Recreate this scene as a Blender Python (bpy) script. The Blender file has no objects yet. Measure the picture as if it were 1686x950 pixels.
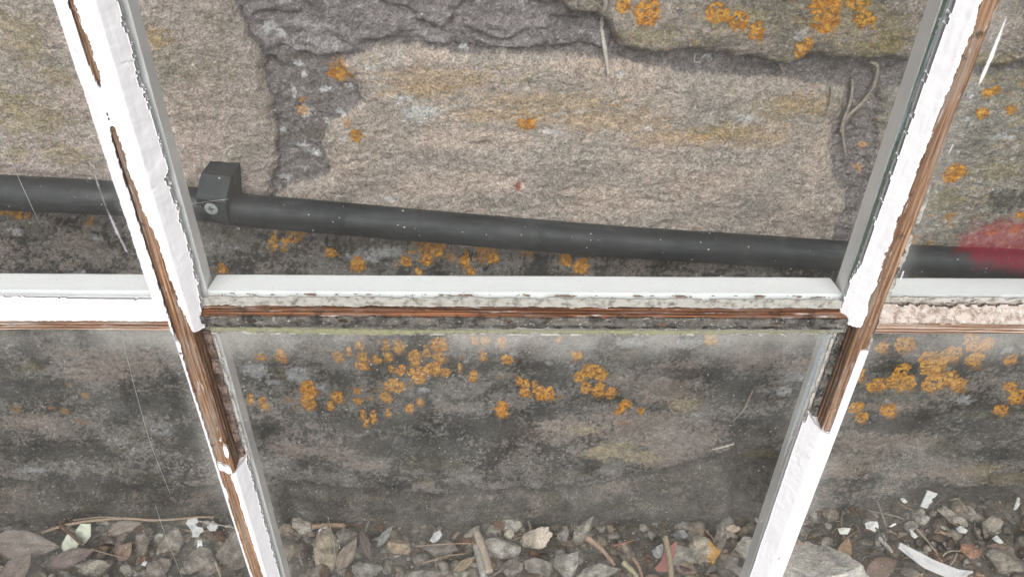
import bpy, bmesh, math, random
import numpy as np
from mathutils import Vector, Matrix

random.seed(7)
RNG = np.random.default_rng(7)
R = math.radians
scene = bpy.context.scene
col = scene.collection

# ------------------------------------------------------------------ camera
F_PX, CX, CY = 1400.0, 843.0, 475.0          # focal length in photo pixels, photo centre


def _n(v):
    return v / np.linalg.norm(v)


_dn = _n(np.array([-32.0, 1717.0, F_PX]))
_x = np.array([1.0, 0.005, -(-32 + 1717 * .005) / F_PX])
_x = _n(_x)
_x = _n(_x - _dn * _dn.dot(_x))
_up = -_dn
_y = np.cross(_up, _x)
RW = np.stack([_x, _y, _up])                 # world = RW @ camera(x right, y down, z forward)
CAM = np.array([0.0, -0.294, 0.62])

cam_data = bpy.data.cameras.new('camera')
cam_data.sensor_width = 36.0
cam_data.lens = F_PX / 1686.0 * 36.0
cam_data.clip_start = 0.01
cam_data.clip_end = 2000
cam = bpy.data.objects.new('camera', cam_data)
col.objects.link(cam)
m = Matrix.Identity(4)
for i in range(3):
    m[i][0] = RW[i, 0]
    m[i][1] = -RW[i, 1]
    m[i][2] = -RW[i, 2]
    m[i][3] = CAM[i]
cam.matrix_world = m
scene.camera = cam

# ------------------------------------------------------------------ light
SUN_EL, SUN_AZ = 48.0, 184.0                 # azimuth from +Y clockwise: the veiled sun is behind the camera
world = bpy.data.worlds.new('World')
scene.world = world
world.use_nodes = True
nt = world.node_tree
nt.nodes.clear()
sky = nt.nodes.new('ShaderNodeTexSky')
sky.sky_type = 'NISHITA'
sky.sun_disc = False
sky.sun_elevation = R(SUN_EL)
sky.sun_rotation = R(SUN_AZ)
sky.dust_density = 4.0
hs = nt.nodes.new('ShaderNodeHueSaturation')
hs.inputs['Saturation'].default_value = 0.22  # thin cloud: the blue is washed out
bg = nt.nodes.new('ShaderNodeBackground')
bg.inputs['Strength'].default_value = 0.13
wo = nt.nodes.new('ShaderNodeOutputWorld')
nt.links.new(sky.outputs[0], hs.inputs['Color'])
nt.links.new(hs.outputs[0], bg.inputs['Color'])
nt.links.new(bg.outputs[0], wo.inputs['Surface'])

sun_data = bpy.data.lights.new('sun', 'SUN')
sun_data.energy = 1.2
sun_data.angle = R(55)
sun_data.color = (1.0, 0.98, 0.985)
sun = bpy.data.objects.new('sun', sun_data)
col.objects.link(sun)
_az, _el = R(SUN_AZ), R(SUN_EL)
_dir = Vector((math.sin(_az) * math.cos(_el), math.cos(_az) * math.cos(_el), math.sin(_el)))
sun.rotation_euler = _dir.to_track_quat('Z', 'Y').to_euler()

vs = scene.view_settings
vs.view_transform = 'Standard'
vs.look = 'None'
vs.exposure = 1.05
vs.gamma = 1.0
vs.use_curve_mapping = False
scene.cycles.use_denoising = True
scene.cycles.max_bounces = 10
scene.cycles.transparent_max_bounces = 16
scene.cycles.caustics_reflective = False
scene.cycles.caustics_refractive = False


# ------------------------------------------------------------------ helpers: measuring
def at(px, py, Y=None, Z=None):
    """A point of the photograph as a point on the plane y = Y or z = Z, in metres."""
    d = RW @ np.array([(px - CX) / F_PX, (py - CY) / F_PX, 1.0])
    t = (Y - CAM[1]) / d[1] if Y is not None else (Z - CAM[2]) / d[2]
    return CAM + t * d


def lin(r, g, b, k=1.0):
    c = np.array([r, g, b]) / 255.0
    return np.where(c <= .04045, c / 12.92, ((c + .055) / 1.055) ** 2.4) * k


# ------------------------------------------------------------------ helpers: noise
_perm = np.random.default_rng(11).permutation(4096).astype(np.int32)
_ang = np.random.default_rng(12).uniform(0, 2 * np.pi, 4096)
_gx, _gy = np.cos(_ang).astype(np.float32), np.sin(_ang).astype(np.float32)


def noise2(x, y, seed=0):
    x = np.asarray(x, np.float32) + np.float32(seed * 17.37 + 200)
    y = np.asarray(y, np.float32) + np.float32(seed * 9.71 + 300)
    xi, yi = np.floor(x), np.floor(y)
    fx, fy = x - xi, y - yi
    xi, yi = xi.astype(np.int32), yi.astype(np.int32)

    def g(ix, iy, dx, dy):
        h = _perm[(_perm[ix & 4095] + iy) & 4095]
        return _gx[h] * dx + _gy[h] * dy
    u, v = fx * fx * fx * (fx * (fx * 6 - 15) + 10), fy * fy * fy * (fy * (fy * 6 - 15) + 10)
    a = g(xi, yi, fx, fy)
    b = g(xi + 1, yi, fx - 1, fy)
    c = g(xi, yi + 1, fx, fy - 1)
    d = g(xi + 1, yi + 1, fx - 1, fy - 1)
    return (a + u * (b - a) + v * (c - a + u * (a - b - c + d))) * 1.5


def fbm(x, y, size, octs=4, seed=0, gain=.5, sx=1.0, sy=1.0):
    """Fractal noise, about -1..1; SIZE is the largest feature in the units of x, y; sx, sy stretch it."""
    o, a, s, tot = 0, 1.0, 1.0 / size, 0
    for k in range(octs):
        o = o + a * noise2(x * s / sx, y * s / sy, seed + k * 3)
        tot += a
        a *= gain
        s *= 2.03
    return o / tot * 1.4


def smooth(a, b, x):
    t = np.clip((x - a) / (b - a), 0, 1)
    return t * t * (3 - 2 * t)


def poly_sd(x, y, pts):
    """Signed distance to a closed polygon, positive inside."""
    d2 = np.full(x.shape, 1e18, np.float32)
    inside = np.zeros(x.shape, bool)
    n = len(pts)
    for i in range(n):
        ax, ay = pts[i]
        bx, by = pts[(i + 1) % n]
        ex, ey = bx - ax, by - ay
        wx, wy = x - ax, y - ay
        t = np.clip((wx * ex + wy * ey) / (ex * ex + ey * ey + 1e-12), 0, 1)
        d2 = np.minimum(d2, (wx - ex * t) ** 2 + (wy - ey * t) ** 2)
        if ay != by:
            c = ((ay > y) != (by > y)) & (x < (bx - ax) * (y - ay) / (by - ay) + ax)
            inside ^= c
    return np.where(inside, 1, -1) * np.sqrt(d2)


def line_d(x, y, pts):
    d2 = np.full(x.shape, 1e18, np.float32)
    for (ax, ay), (bx, by) in zip(pts[:-1], pts[1:]):
        ex, ey = bx - ax, by - ay
        wx, wy = x - ax, y - ay
        t = np.clip((wx * ex + wy * ey) / (ex * ex + ey * ey + 1e-12), 0, 1)
        d2 = np.minimum(d2, (wx - ex * t) ** 2 + (wy - ey * t) ** 2)
    return np.sqrt(d2)


# ------------------------------------------------------------------ helpers: meshes
def build(name, V, faces, mat, parent=None, cols=None, smooth_on=True, label=None):
    """Link ONE mesh object from vertex and face arrays. faces: list of (n,4) or (n,3) arrays."""
    if not isinstance(faces, (list, tuple)):
        faces = [faces]
    faces = [np.asarray(f, np.int64) for f in faces if len(f)]
    used = np.zeros(len(V), bool)
    for f in faces:
        used[f.ravel()] = True
    remap = np.cumsum(used) - 1
    V = np.asarray(V, np.float64)[used]
    me = bpy.data.meshes.new(name)
    me.vertices.add(len(V))
    me.vertices.foreach_set('co', V.astype(np.float32).ravel())
    loops = np.concatenate([remap[f].ravel() for f in faces]).astype(np.int32)
    sizes = np.concatenate([np.full(len(f), f.shape[1]) for f in faces]).astype(np.int32)
    starts = np.concatenate([[0], np.cumsum(sizes)[:-1]]).astype(np.int32)
    me.loops.add(len(loops))
    me.loops.foreach_set('vertex_index', loops)
    me.polygons.add(len(sizes))
    me.polygons.foreach_set('loop_start', starts)
    me.polygons.foreach_set('loop_total', sizes)
    me.polygons.foreach_set('use_smooth', np.full(len(sizes), smooth_on))
    me.update(calc_edges=True)
    me.validate()
    if cols is not None:
        ca = me.color_attributes.new('Col', 'FLOAT_COLOR', 'POINT')
        c = np.ones((len(V), 4), np.float32)
        c[:, :3] = np.asarray(cols)[used]
        ca.data.foreach_set('color', c.ravel())
    if mat is not None:
        for mm in (mat if isinstance(mat, (list, tuple)) else [mat]):
            me.materials.append(mm)
    o = bpy.data.objects.new(name, me)
    col.objects.link(o)
    if parent is not None:
        o.parent = parent
    if label:
        o['label'] = label
    return o


def tag(o, label=None, cat=None, group=None, kind=None):
    if label:
        o['label'] = label
    if cat:
        o['category'] = cat
    if group:
        o['group'] = group
    if kind:
        o['kind'] = kind
    return o


def grid_faces(n, mm, keep=None):
    i, j = np.meshgrid(np.arange(n - 1), np.arange(mm - 1), indexing='ij')
    a = i * mm + j
    f = np.stack([a, a + mm, a + mm + 1, a + 1], -1)
    return f.reshape(-1, 4) if keep is None else f[keep]


def relief(name, P, B, keep, mat, parent, cols=None, label=None):
    """A raised layer: top surface P, base B (both n x m x 3), kept where KEEP (n-1 x m-1); its rim is closed down to the base."""
    n, mm = P.shape[:2]
    V = np.concatenate([P.reshape(-1, 3), B.reshape(-1, 3)])
    top = grid_faces(n, mm, keep)
    K = np.pad(keep, 1)
    off = n * mm
    rims = []
    idx = np.arange(n * mm).reshape(n, mm)
    c = K[1:-1, 1:-1]
    for nb, (p, q) in (
            (K[:-2, 1:-1], (idx[:-1, 1:], idx[:-1, :-1])), (K[2:, 1:-1], (idx[1:, :-1], idx[1:, 1:])),
            (K[1:-1, :-2], (idx[:-1, :-1], idx[1:, :-1])), (K[1:-1, 2:], (idx[1:, 1:], idx[:-1, 1:]))):
        e = c & ~nb
        a, b = p[e], q[e]
        rims.append(np.stack([a, b, b + off, a + off], -1))
    if cols is not None:
        cols = np.concatenate([cols.reshape(-1, 3), cols.reshape(-1, 3) * .95])
    return build(name, V, [top] + rims, mat, parent, cols, True, label)


def tube(name, pts, rads, mat, parent=None, seg=10, cols=None, wob=0.0, seed=0, label=None, n_per=6):
    """A bent tube with a radius per point, closed at both ends."""
    pts = [Vector(p) for p in pts]
    P, Rr = [], []
    for i in range(len(pts) - 1):
        p0, p1, p2, p3 = pts[max(i - 1, 0)], pts[i], pts[i + 1], pts[min(i + 2, len(pts) - 1)]
        for k in range(n_per):
            t = k / n_per
            P.append(.5 * ((2 * p1) + (p2 - p0) * t + (2 * p0 - 5 * p1 + 4 * p2 - p3) * t * t + (3 * p1 - p0 - 3 * p2 + p3) * t ** 3))
            Rr.append(rads[i] * (1 - t) + rads[i + 1] * t)
    P.append(pts[-1])
    Rr.append(rads[-1])
    rr = np.random.default_rng(seed)
    V, ref = [], Vector((0.13, 0.2, 0.97))
    for i, p in enumerate(P):
        tg = (P[min(i + 1, len(P) - 1)] - P[max(i - 1, 0)]).normalized()
        a = tg.cross(ref)
        if a.length < 1e-3:
            a = tg.cross(Vector((1, 0, 0)))
        a.normalize()
        b = tg.cross(a)
        w = 1 + wob * rr.normal()
        for k in range(seg):
            an = 2 * math.pi * k / seg
            r = Rr[i] * w * (1 + wob * .5 * rr.normal())
            V.append(p + a * (math.cos(an) * r) + b * (math.sin(an) * r))
    F = []
    for i in range(len(P) - 1):
        for k in range(seg):
            F.append((i * seg + k, i * seg + (k + 1) % seg, (i + 1) * seg + (k + 1) % seg, (i + 1) * seg + k))
    V += [P[0], P[-1]]
    T = []
    e = (len(P) - 1) * seg
    for k in range(seg):
        T.append((len(V) - 2, (k + 1) % seg, k))
        T.append((len(V) - 1, e + k, e + (k + 1) % seg))
    return build(name, np.array([tuple(v) for v in V]), [np.array(F), np.array(T)], mat, parent, cols, True, label)


def box_mesh(name, lo, hi, mat, parent=None, bev=0.0, label=None):
    bm = bmesh.new()
    bmesh.ops.create_cube(bm, size=1)
    for v in bm.verts:
        for i in range(3):
            v.co[i] = lo[i] if v.co[i] < 0 else hi[i]
    if bev:
        bmesh.ops.bevel(bm, geom=bm.edges[:], offset=bev, segments=2, profile=.6, affect='EDGES')
    me = bpy.data.meshes.new(name)
    bm.to_mesh(me)
    bm.free()
    me.materials.append(mat)
    o = bpy.data.objects.new(name, me)
    col.objects.link(o)
    o.parent = parent
    if label:
        o['label'] = label
    return o


# ------------------------------------------------------------------ materials
class Mat:
    def __init__(s, name):
        s.m = bpy.data.materials.new(name)
        s.m.use_nodes = True
        s.t = s.m.node_tree
        s.t.nodes.clear()
        s.out = s.n('ShaderNodeOutputMaterial')

    def n(s, k, **kw):
        nd = s.t.nodes.new(k)
        for a, b in kw.items():
            setattr(nd, a, b)
        return nd

    def l(s, a, b):
        s.t.links.new(a, b)

    def val(s, sock, v):
        if hasattr(v, 'type') and hasattr(v, 'is_linked'):
            s.l(v, sock)
        else:
            sock.default_value = v

    def math(s, op, a, b=0.0, clamp=False):
        nd = s.n('ShaderNodeMath', operation=op, use_clamp=clamp)
        s.val(nd.inputs[0], a)
        s.val(nd.inputs[1], b)
        return nd.outputs[0]

    def ramp(s, x, lo, hi, a=0.0, b=1.0):
        nd = s.n('ShaderNodeMapRange', interpolation_type='SMOOTHSTEP')
        s.val(nd.inputs[0], x)
        for i, v in enumerate((lo, hi, a, b)):
            nd.inputs[i + 1].default_value = v
        return nd.outputs[0]

    def mix(s, f, a, b, mode='MIX'):
        nd = s.n('ShaderNodeMix', data_type='RGBA', blend_type=mode)
        s.val(nd.inputs['Factor'], f)
        for k, v in (('A', a), ('B', b)):
            sk = [i for i in nd.inputs if i.name == k and i.type == 'RGBA'][0]
            if hasattr(v, 'is_linked'):
                s.l(v, sk)
            else:
                sk.default_value = (*[float(q) for q in v], 1) if len(v) == 3 else v
        return [o for o in nd.outputs if o.type == 'RGBA'][0]

    def coords(s, scale=(1, 1, 1), rot=(0, 0, 0)):
        tc = s.n('ShaderNodeTexCoord')
        mp = s.n('ShaderNodeMapping')
        mp.inputs['Scale'].default_value = scale
        mp.inputs['Rotation'].default_value = rot
        s.l(tc.outputs['Object'], mp.inputs['Vector'])
        return mp.outputs[0]

    def noise(s, vec, scale, detail=4, rough=.55, dist=0.0):
        nd = s.n('ShaderNodeTexNoise')
        nd.inputs['Scale'].default_value = scale
        nd.inputs['Detail'].default_value = detail
        nd.inputs['Roughness'].default_value = rough
        nd.inputs['Distortion'].default_value = dist
        s.l(vec, nd.inputs['Vector'])
        return nd.outputs['Fac']

    def attr(s, name='Col'):
        nd = s.n('ShaderNodeAttribute', attribute_name=name)
        return nd.outputs['Color']

    def bump(s, h, strength, dist, normal=None):
        nd = s.n('ShaderNodeBump')
        nd.inputs['Strength'].default_value = strength
        nd.inputs['Distance'].default_value = dist
        s.l(h, nd.inputs['Height'])
        if normal is not None:
            s.l(normal, nd.inputs['Normal'])
        return nd.outputs[0]

    def principled(s, color, rough=.6, spec=.5, normal=None):
        nd = s.n('ShaderNodeBsdfPrincipled')
        s.val(nd.inputs['Base Color'], color if hasattr(color, 'is_linked') else (*[float(q) for q in color], 1))
        s.val(nd.inputs['Roughness'], rough)
        nd.inputs['Specular IOR Level'].default_value = spec
        if normal is not None:
            s.l(normal, nd.inputs['Normal'])
        return nd.outputs[0]

    def done(s, sh):
        s.l(sh, s.out.inputs['Surface'])
        return s.m


def mat_stone(name, grain=850, contrast=.48, bump=1.0, rough=.95, flecks=True):
    M = Mat(name)
    v = M.coords()
    n1 = M.noise(v, grain, 4, .72)
    n2 = M.noise(v, grain * .3, 5, .66, .3)
    c = M.attr()
    k = M.ramp(n1, .28, .72, 1 - contrast, 1 + contrast)
    k2 = M.ramp(n2, .25, .75, 1 - contrast * .6, 1 + contrast * .6)
    cc = M.n('ShaderNodeVectorMath', operation='SCALE')
    M.l(c, cc.inputs[0])
    M.l(M.math('MULTIPLY', k, k2), cc.inputs['Scale'])
    out = cc.outputs[0]
    if flecks:
        n3 = M.noise(v, grain * .8, 2, .5, .4)
        out = M.mix(M.ramp(n3, .67, .74, 0, .5), out, lin(190, 184, 176))
    h = M.math('ADD', M.math('MULTIPLY', n1, .5), n2)
    return M.done(M.principled(out, rough, .2, M.bump(h, bump, .0032)))


def mat_attr(name, rough=.8, grain=900, contrast=.25, bump=.3, spec=.3, dist=.0006):
    M = Mat(name)
    v = M.coords()
    n1 = M.noise(v, grain, 4, .6)
    cc = M.n('ShaderNodeVectorMath', operation='SCALE')
    M.l(M.attr(), cc.inputs[0])
    M.l(M.ramp(n1, .25, .75, 1 - contrast, 1 + contrast), cc.inputs['Scale'])
    return M.done(M.principled(cc.outputs[0], rough, spec, M.bump(n1, bump, dist)))


def mat_wood(name, axis, light, dark, grey, grey_amt=.35, black=.0, k=.82):
    """Bare weathered softwood with the grain along AXIS ('Z' or 'X')."""
    M = Mat(name)
    st = (1000, 1000, 11) if axis == 'Z' else (11, 1000, 1000)
    v = M.coords(st)
    vb = M.coords()
    vm = M.coords((260, 260, 30) if axis == 'Z' else (30, 260, 260))
    rings = M.noise(v, 0.75, 3, .5, .6)
    fine = M.noise(v, 2.6, 3, .6)
    sx3 = M.n('ShaderNodeSeparateXYZ')
    M.l(vb, sx3.inputs[0])
    across = M.math('ADD', sx3.outputs[0 if axis == 'Z' else 2], M.math('MULTIPLY', sx3.outputs[1], .6))
    wob = M.noise(M.coords((90, 90, 9) if axis == 'Z' else (9, 90, 90)), 1.0, 3, .5)
    lines = M.math('SINE', M.math('ADD', M.math('MULTIPLY', across, 6.2832 / .0019), M.math('MULTIPLY', wob, 16.0)))
    light, dark, grey = np.array(light) * k, np.array(dark) * k, np.array(grey) * k
    c = M.mix(M.ramp(rings, .42, .58), dark, light)
    c = M.mix(M.ramp(rings, .56, .66, 0, .6), c, light * 1.3)
    c = M.mix(M.ramp(lines, .2, 1.0, 0, .62), c, dark * .6)
    c = M.mix(M.ramp(fine, .52, .66, 0, .7), c, dark * .38)
    blot = M.noise(vm, 1.0, 5, .65)
    c = M.mix(M.ramp(blot, .46, .66, 0, min(1, grey_amt * 1.8)), c, grey)
    spot = M.noise(vb, 150, 5, .7)
    c = M.mix(M.ramp(spot, .58 - black * .25, .70 - black * .2, 0, .8), c, lin(58, 48, 42))
    fleck = M.noise(vm, 2.2, 4, .65)
    c = M.mix(M.ramp(fleck, .60, .68, 0, .75), c, lin(190, 182, 178))
    h = M.math('SUBTRACT', M.math('ADD', rings, M.math('MULTIPLY', fine, .8)), M.math('MULTIPLY', lines, .35))
    return M.done(M.principled(c, .95, .06, M.bump(h, 1.0, .0009)))


def mat_paint(name, base, dirt=.1, streak=(60, 60, 60), rough=.42, dirt_col=None, bump=.25, dscale=150, speck=None):
    M = Mat(name)
    v = M.coords(streak)
    vb = M.coords()
    n = M.noise(v, 1.0, 5, .6)
    d = M.noise(vb, dscale, 6, .74)
    sp = M.noise(vb, 900, 2, .5)
    dc = dirt_col if dirt_col is not None else lin(120, 116, 105)
    c = M.mix(M.ramp(n, .3, .75, 0, .5), base, np.array(base) * np.array([.93, .915, .95]))
    c = M.mix(M.ramp(d, .62 - dirt * .3, .78 - dirt * .2, 0, min(1, dirt * 2.2)), c, dc)
    if speck is None:
        c = M.mix(M.ramp(sp, .74, .78, 0, .6), c, lin(110, 100, 90))
    else:
        c = M.mix(M.ramp(M.noise(vb, 620, 4, .7), .58, .66, 0, .6), c, speck)
    h = M.math('ADD', n, M.math('MULTIPLY', d, .4))
    return M.done(M.principled(c, rough, .4, M.bump(h, bump, .0008)))


def mat_glass(name, film0=.014, cloud=1.0, many=.70, big=.125):
    """Thin old window glass: clear, with its mirror reflection and a film of dust and small specks."""
    M = Mat(name)
    v = M.coords()
    tc = M.n('ShaderNodeTexCoord')
    tr = M.n('ShaderNodeBsdfTransparent')
    tr.inputs[0].default_value = (.965, .98, .972, 1)
    gl = M.n('ShaderNodeBsdfGlossy')
    gl.inputs['Roughness'].default_value = .015
    wav = M.noise(v, 9, 2, .5)
    M.l(M.bump(wav, .12, .004), gl.inputs['Normal'])
    lw = M.n('ShaderNodeLayerWeight')
    lw.inputs['Blend'].default_value = .5
    f5 = M.math('POWER', lw.outputs['Facing'], 5.0)
    fr = M.math('ADD', M.math('MULTIPLY', f5, .9), .042)
    g = M.n('ShaderNodeMixShader')
    M.l(fr, g.inputs[0])
    M.l(tr.outputs[0], g.inputs[1])
    M.l(gl.outputs[0], g.inputs[2])
    # dust film: thin all over, thicker near the edges of the pane, with small specks
    sep = M.n('ShaderNodeSeparateXYZ')
    M.l(tc.outputs['Generated'], sep.inputs[0])

    def edge(s):
        return M.math('MINIMUM', s, M.math('SUBTRACT', 1.0, s))
    ex = M.ramp(edge(sep.outputs[0]), .015, .05, .06, 0)
    ez = M.ramp(M.math('SUBTRACT', 1.0, sep.outputs[2]), .01, .10, .16, 0)
    cl = M.noise(v, 24, 5, .6)
    film = M.math('MULTIPLY', M.math('ADD', M.math('ADD', ex, ez), film0), M.ramp(cl, .3, .7, 1 - .55 * cloud, 1 + .5 * cloud))
    vo = M.n('ShaderNodeTexVoronoi', feature='F1')
    vo.inputs['Scale'].default_value = 330
    M.l(v, vo.inputs['Vector'])
    pick = M.n('ShaderNodeSeparateXYZ')
    M.l(vo.outputs['Color'], pick.inputs[0])
    size = M.math('MULTIPLY', M.ramp(pick.outputs[0], many, 1.0), big)
    speck = M.math('LESS_THAN', vo.outputs['Distance'], size)
    dens = M.ramp(M.noise(v, 14, 3, .6), .25, .65, .15, 1.0)
    speck = M.math('MULTIPLY', M.math('MULTIPLY', speck, dens), .62)
    fac = M.math('MAXIMUM', film, speck, True)
    df = M.n('ShaderNodeBsdfDiffuse')
    df.inputs[0].default_value = (*lin(205, 203, 198), 1)
    o = M.n('ShaderNodeMixShader')
    M.l(fac, o.inputs[0])
    M.l(g.outputs[0], o.inputs[1])
    M.l(df.outputs[0], o.inputs[2])
    return M.done(o.outputs[0])


def mat_film(name, color, alpha, soft=True, grain=500):
    """A translucent smear or painted reflection on the glass, patchy and fading to nothing at its rim (vertex colour's red channel = cover)."""
    M = Mat(name)
    v = M.coords()
    tr = M.n('ShaderNodeBsdfTransparent')
    df = M.principled(color, .35, .5)
    n = M.noise(v, grain, 4, .6)
    sp = M.n('ShaderNodeSeparateColor')
    M.l(M.attr(), sp.inputs[0])
    f = M.math('MULTIPLY', M.math('MULTIPLY', sp.outputs[0], alpha), M.ramp(n, .2, .75, .6, 1.2), True)
    mx = M.n('ShaderNodeMixShader')
    M.l(f, mx.inputs[0])
    M.l(tr.outputs[0], mx.inputs[1])
    M.l(df, mx.inputs[2])
    return M.done(mx.outputs[0])


M_STONE = mat_stone('weathered sandstone')
M_MORT = mat_stone('old mortar', 800, .5, 1.0)
M_LICH = mat_attr('orange lichen', .95, 1300, .4, .9, .1, .001)
M_SOIL = mat_stone('soil', 500, .5, 1.0)
M_ROCK = mat_stone('limestone chips', 900, .45, .7)
M_LEAF = mat_attr('dead leaf', .8, 700, .3, .5)
M_TWIG = mat_attr('dead twig', .85, 1200, .35, .6)
M_FLAKE = mat_attr('paint flake', .5, 800, .12, .3)
WOOD_ARGS = (lin(180, 142, 112), lin(130, 96, 74), lin(154, 140, 128))
M_WOODZ = mat_wood('bare wood upright', 'Z', *WOOD_ARGS, .5)
M_WOODX = mat_wood('bare wood level', 'X', lin(196, 168, 146), lin(150, 118, 98), lin(186, 174, 164), .5)
M_WOODO = mat_wood('orange bare wood', 'X', lin(150, 104, 76), lin(98, 68, 52), lin(124, 104, 92), .45, .25)
M_PUTTY = mat_paint('white paint over putty', (.725, .722, .732), .15, (90, 90, 40), .5, lin(176, 172, 172), .5)
M_PUTTY_WORN = mat_paint('worn flaking putty', lin(164, 155, 146), .7, (40, 300, 300), .9, lin(112, 96, 84), .7, 260, lin(206, 202, 197))
M_MOULD = mat_paint('old white gloss paint', (.83, .83, .84), .06, (30, 120, 120), .35)
M_GLASS = mat_glass('dusty glass')
M_GLASS_LOW = mat_glass('grimy glass', .026, 1.4, .45, .14)
M_EDGE = mat_paint('mouldy dirt', lin(88, 92, 84), .5, (90, 90, 90), .8, lin(46, 46, 42), .8)
M_PIPE = mat_attr('black plastic', .5, 700, .2, .15, .4)


def mat_pipe(name):
    M = Mat(name)
    v = M.coords()
    vs_ = M.coords((14, 120, 120), (0, R(4), 0))
    d = M.noise(vs_, 1.0, 5, .65)
    g = M.noise(v, 55, 5, .7)
    c = M.mix(M.ramp(d, .45, .75, 0, .45), M.attr(), lin(62, 66, 70))
    c = M.mix(M.ramp(g, .55, .75, 0, .4), c, lin(80, 82, 82))
    vo = M.n('ShaderNodeTexVoronoi', feature='F1')
    vo.inputs['Scale'].default_value = 420
    M.l(v, vo.inputs['Vector'])
    sp_ = M.n('ShaderNodeSeparateXYZ')
    M.l(vo.outputs['Color'], sp_.inputs[0])
    sk = M.math('LESS_THAN', vo.outputs['Distance'], M.math('MULTIPLY', M.ramp(sp_.outputs[0], .86, 1.0), .16))
    c = M.mix(M.math('MULTIPLY', sk, .7), c, lin(190, 190, 186))
    return M.done(M.principled(c, M.ramp(g, .3, .7, .42, .75), .4, M.bump(g, .25, .0006)))


M_PIPE = mat_pipe('dusty black plastic')
M_STEEL = mat_attr('dull steel', .45, 600, .2, .2, .6)
M_RED = mat_film('painted red reflection', lin(132, 22, 46), .42, grain=320)  # film colour stands in for the mirror image of something red
M_BLUE = mat_film('bluish paint smear', lin(146, 160, 168), .42)
M_WHITEFILM = mat_film('white paint smear', (.76, .76, .78), .8)
M_FAINT = mat_film('faint white smear', (.7, .7, .74), .36, grain=160)
M_GRIME = mat_film('green grime', lin(150, 150, 118), .75, grain=350)

# ================================================================== THE STONE WALL
WY = 0.150


def wp(px, py, Y=WY):
    p = at(px, py, Y=Y)
    return (p[0] * 1000, p[2] * 1000)


def wpoly(pts):
    return [wp(*p) for p in pts]


STONES = dict(
    middle=dict(off=2.0, rnd=9, poly=wpoly([(560, 104), (620, 72), (700, 73), (790, 88), (880, 84), (1000, 101), (1100, 119), (1290, 133), (1388, 143), (1372, 240),
                                            (1386, 330), (1372, 412), (1150, 425), (800, 410), (420, 372), (452, 318), (548, 292), (536, 240), (552, 200), (604, 168)])),
    west=dict(off=3.0, rnd=9, poly=wpoly([(372, -30), (430, 85), (441, 112), (437, 190), (452, 228), (448, 300), (425, 362), (200, 350), (-60, 335), (-420, 330), (-420, -60), (-100, -90)])),
    rough=dict(off=0.0, rnd=5, poly=wpoly([(385, -10), (400, -400), (930, -400), (880, -15), (1005, 42), (1000, 80), (880, 76), (790, 80), (700, 64), (622, 62), (566, 92), (500, 84), (442, 90)])),
    top=dict(off=9.0, rnd=7, poly=wpoly([(880, -22), (1005, 36), (1012, 72), (1090, 84), (1180, 78), (1292, 104), (1330, 84), (1500, 93), (1640, 112), (1700, 92), (1900, 70), (2300, 60), (2300, -400), (940, -400)])),
    east=dict(off=1.0, rnd=9, poly=wpoly([(1446, 150), (1560, 132), (1700, 122), (1900, 128), (2200, 130), (2200, 420), (1800, 425), (1440, 418), (1432, 330), (1450, 240)])),
    base=dict(off=3.0, rnd=7, poly=wpoly([(-500, 345), (-60, 348), (420, 384), (800, 418), (1380, 432), (1376, 560), (1330, 690), (1235, 722), (1200, 742), (1130, 764), (960, 800), (700, 812),
                                          (480, 796), (300, 800), (0, 790), (-560, 800)])),
    corner=dict(off=5.0, rnd=8, poly=wpoly([(1396, 432), (1800, 432), (2300, 430), (2300, 780), (1700, 800), (1500, 800), (1250, 900), (1262, 800), (1345, 695), (1384, 560)])),
    footing=dict(off=5.0, rnd=14, poly=wpoly([(930, 812), (1125, 772), (1198, 752), (1214, 790), (1204, 850), (1150, 884), (1060, 893), (960, 868), (860, 905), (500, 950), (480, 806), (700, 822)])),
    plinth=dict(off=4.5, rnd=9, poly=wpoly([(-600, 812), (0, 802), (300, 812), (470, 806), (486, 960), (-700, 980)])),
)
SPATCH = []     # pale, dark and coloured patches: px, py, rx, ry, colour, opacity, raggedness


def sp(px, py, rx, ry, c, o=.8, rag=.5):
    SPATCH.append((px, py, rx, ry, lin(*c), o, rag))


PALE, PINK, BLK, OLV, OCH, TAN = (196, 192, 188), (168, 148, 136), (58, 57, 54), (140, 122, 66), (176, 140, 88), (172, 154, 128)
for a in [(650, 95, 16, 10), (612, 108, 14, 7), (690, 183, 40, 16), (668, 160, 18, 6), (655, 158, 10, 5), (748, 172, 6, 4), (616, 127, 12, 6), (560, 190, 9, 6), (537, 205, 7, 6), (567, 225, 8, 9),
          (478, 155, 8, 12), (490, 110, 10, 6), (500, 128, 8, 5), (500, 190, 10, 14), (495, 248, 16, 8), (520, 258, 10, 5), (470, 300, 12, 8), (462, 222, 6, 5), (470, 62, 14, 8), (445, 50, 20, 10), (520, 45, 8, 4),
          (575, 150, 8, 6), (535, 152, 8, 5), (905, 215, 20, 6), (1230, 195, 24, 14), (1270, 210, 18, 10), (1020, 120, 12, 6), (765, 80, 9, 8), (1310, 45, 12, 10), (1170, 100, 10, 4), (1440, 82, 8, 3), (1650, 222, 22, 9), (1600, 155, 10, 9),
          (1590, 195, 6, 5), (660, 165, 8, 6), (600, 350, 20, 8), (640, 325, 14, 7)]:
    sp(a[0], a[1], a[2] * .85, a[3] * .85, PALE, .6, 1.3)
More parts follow.
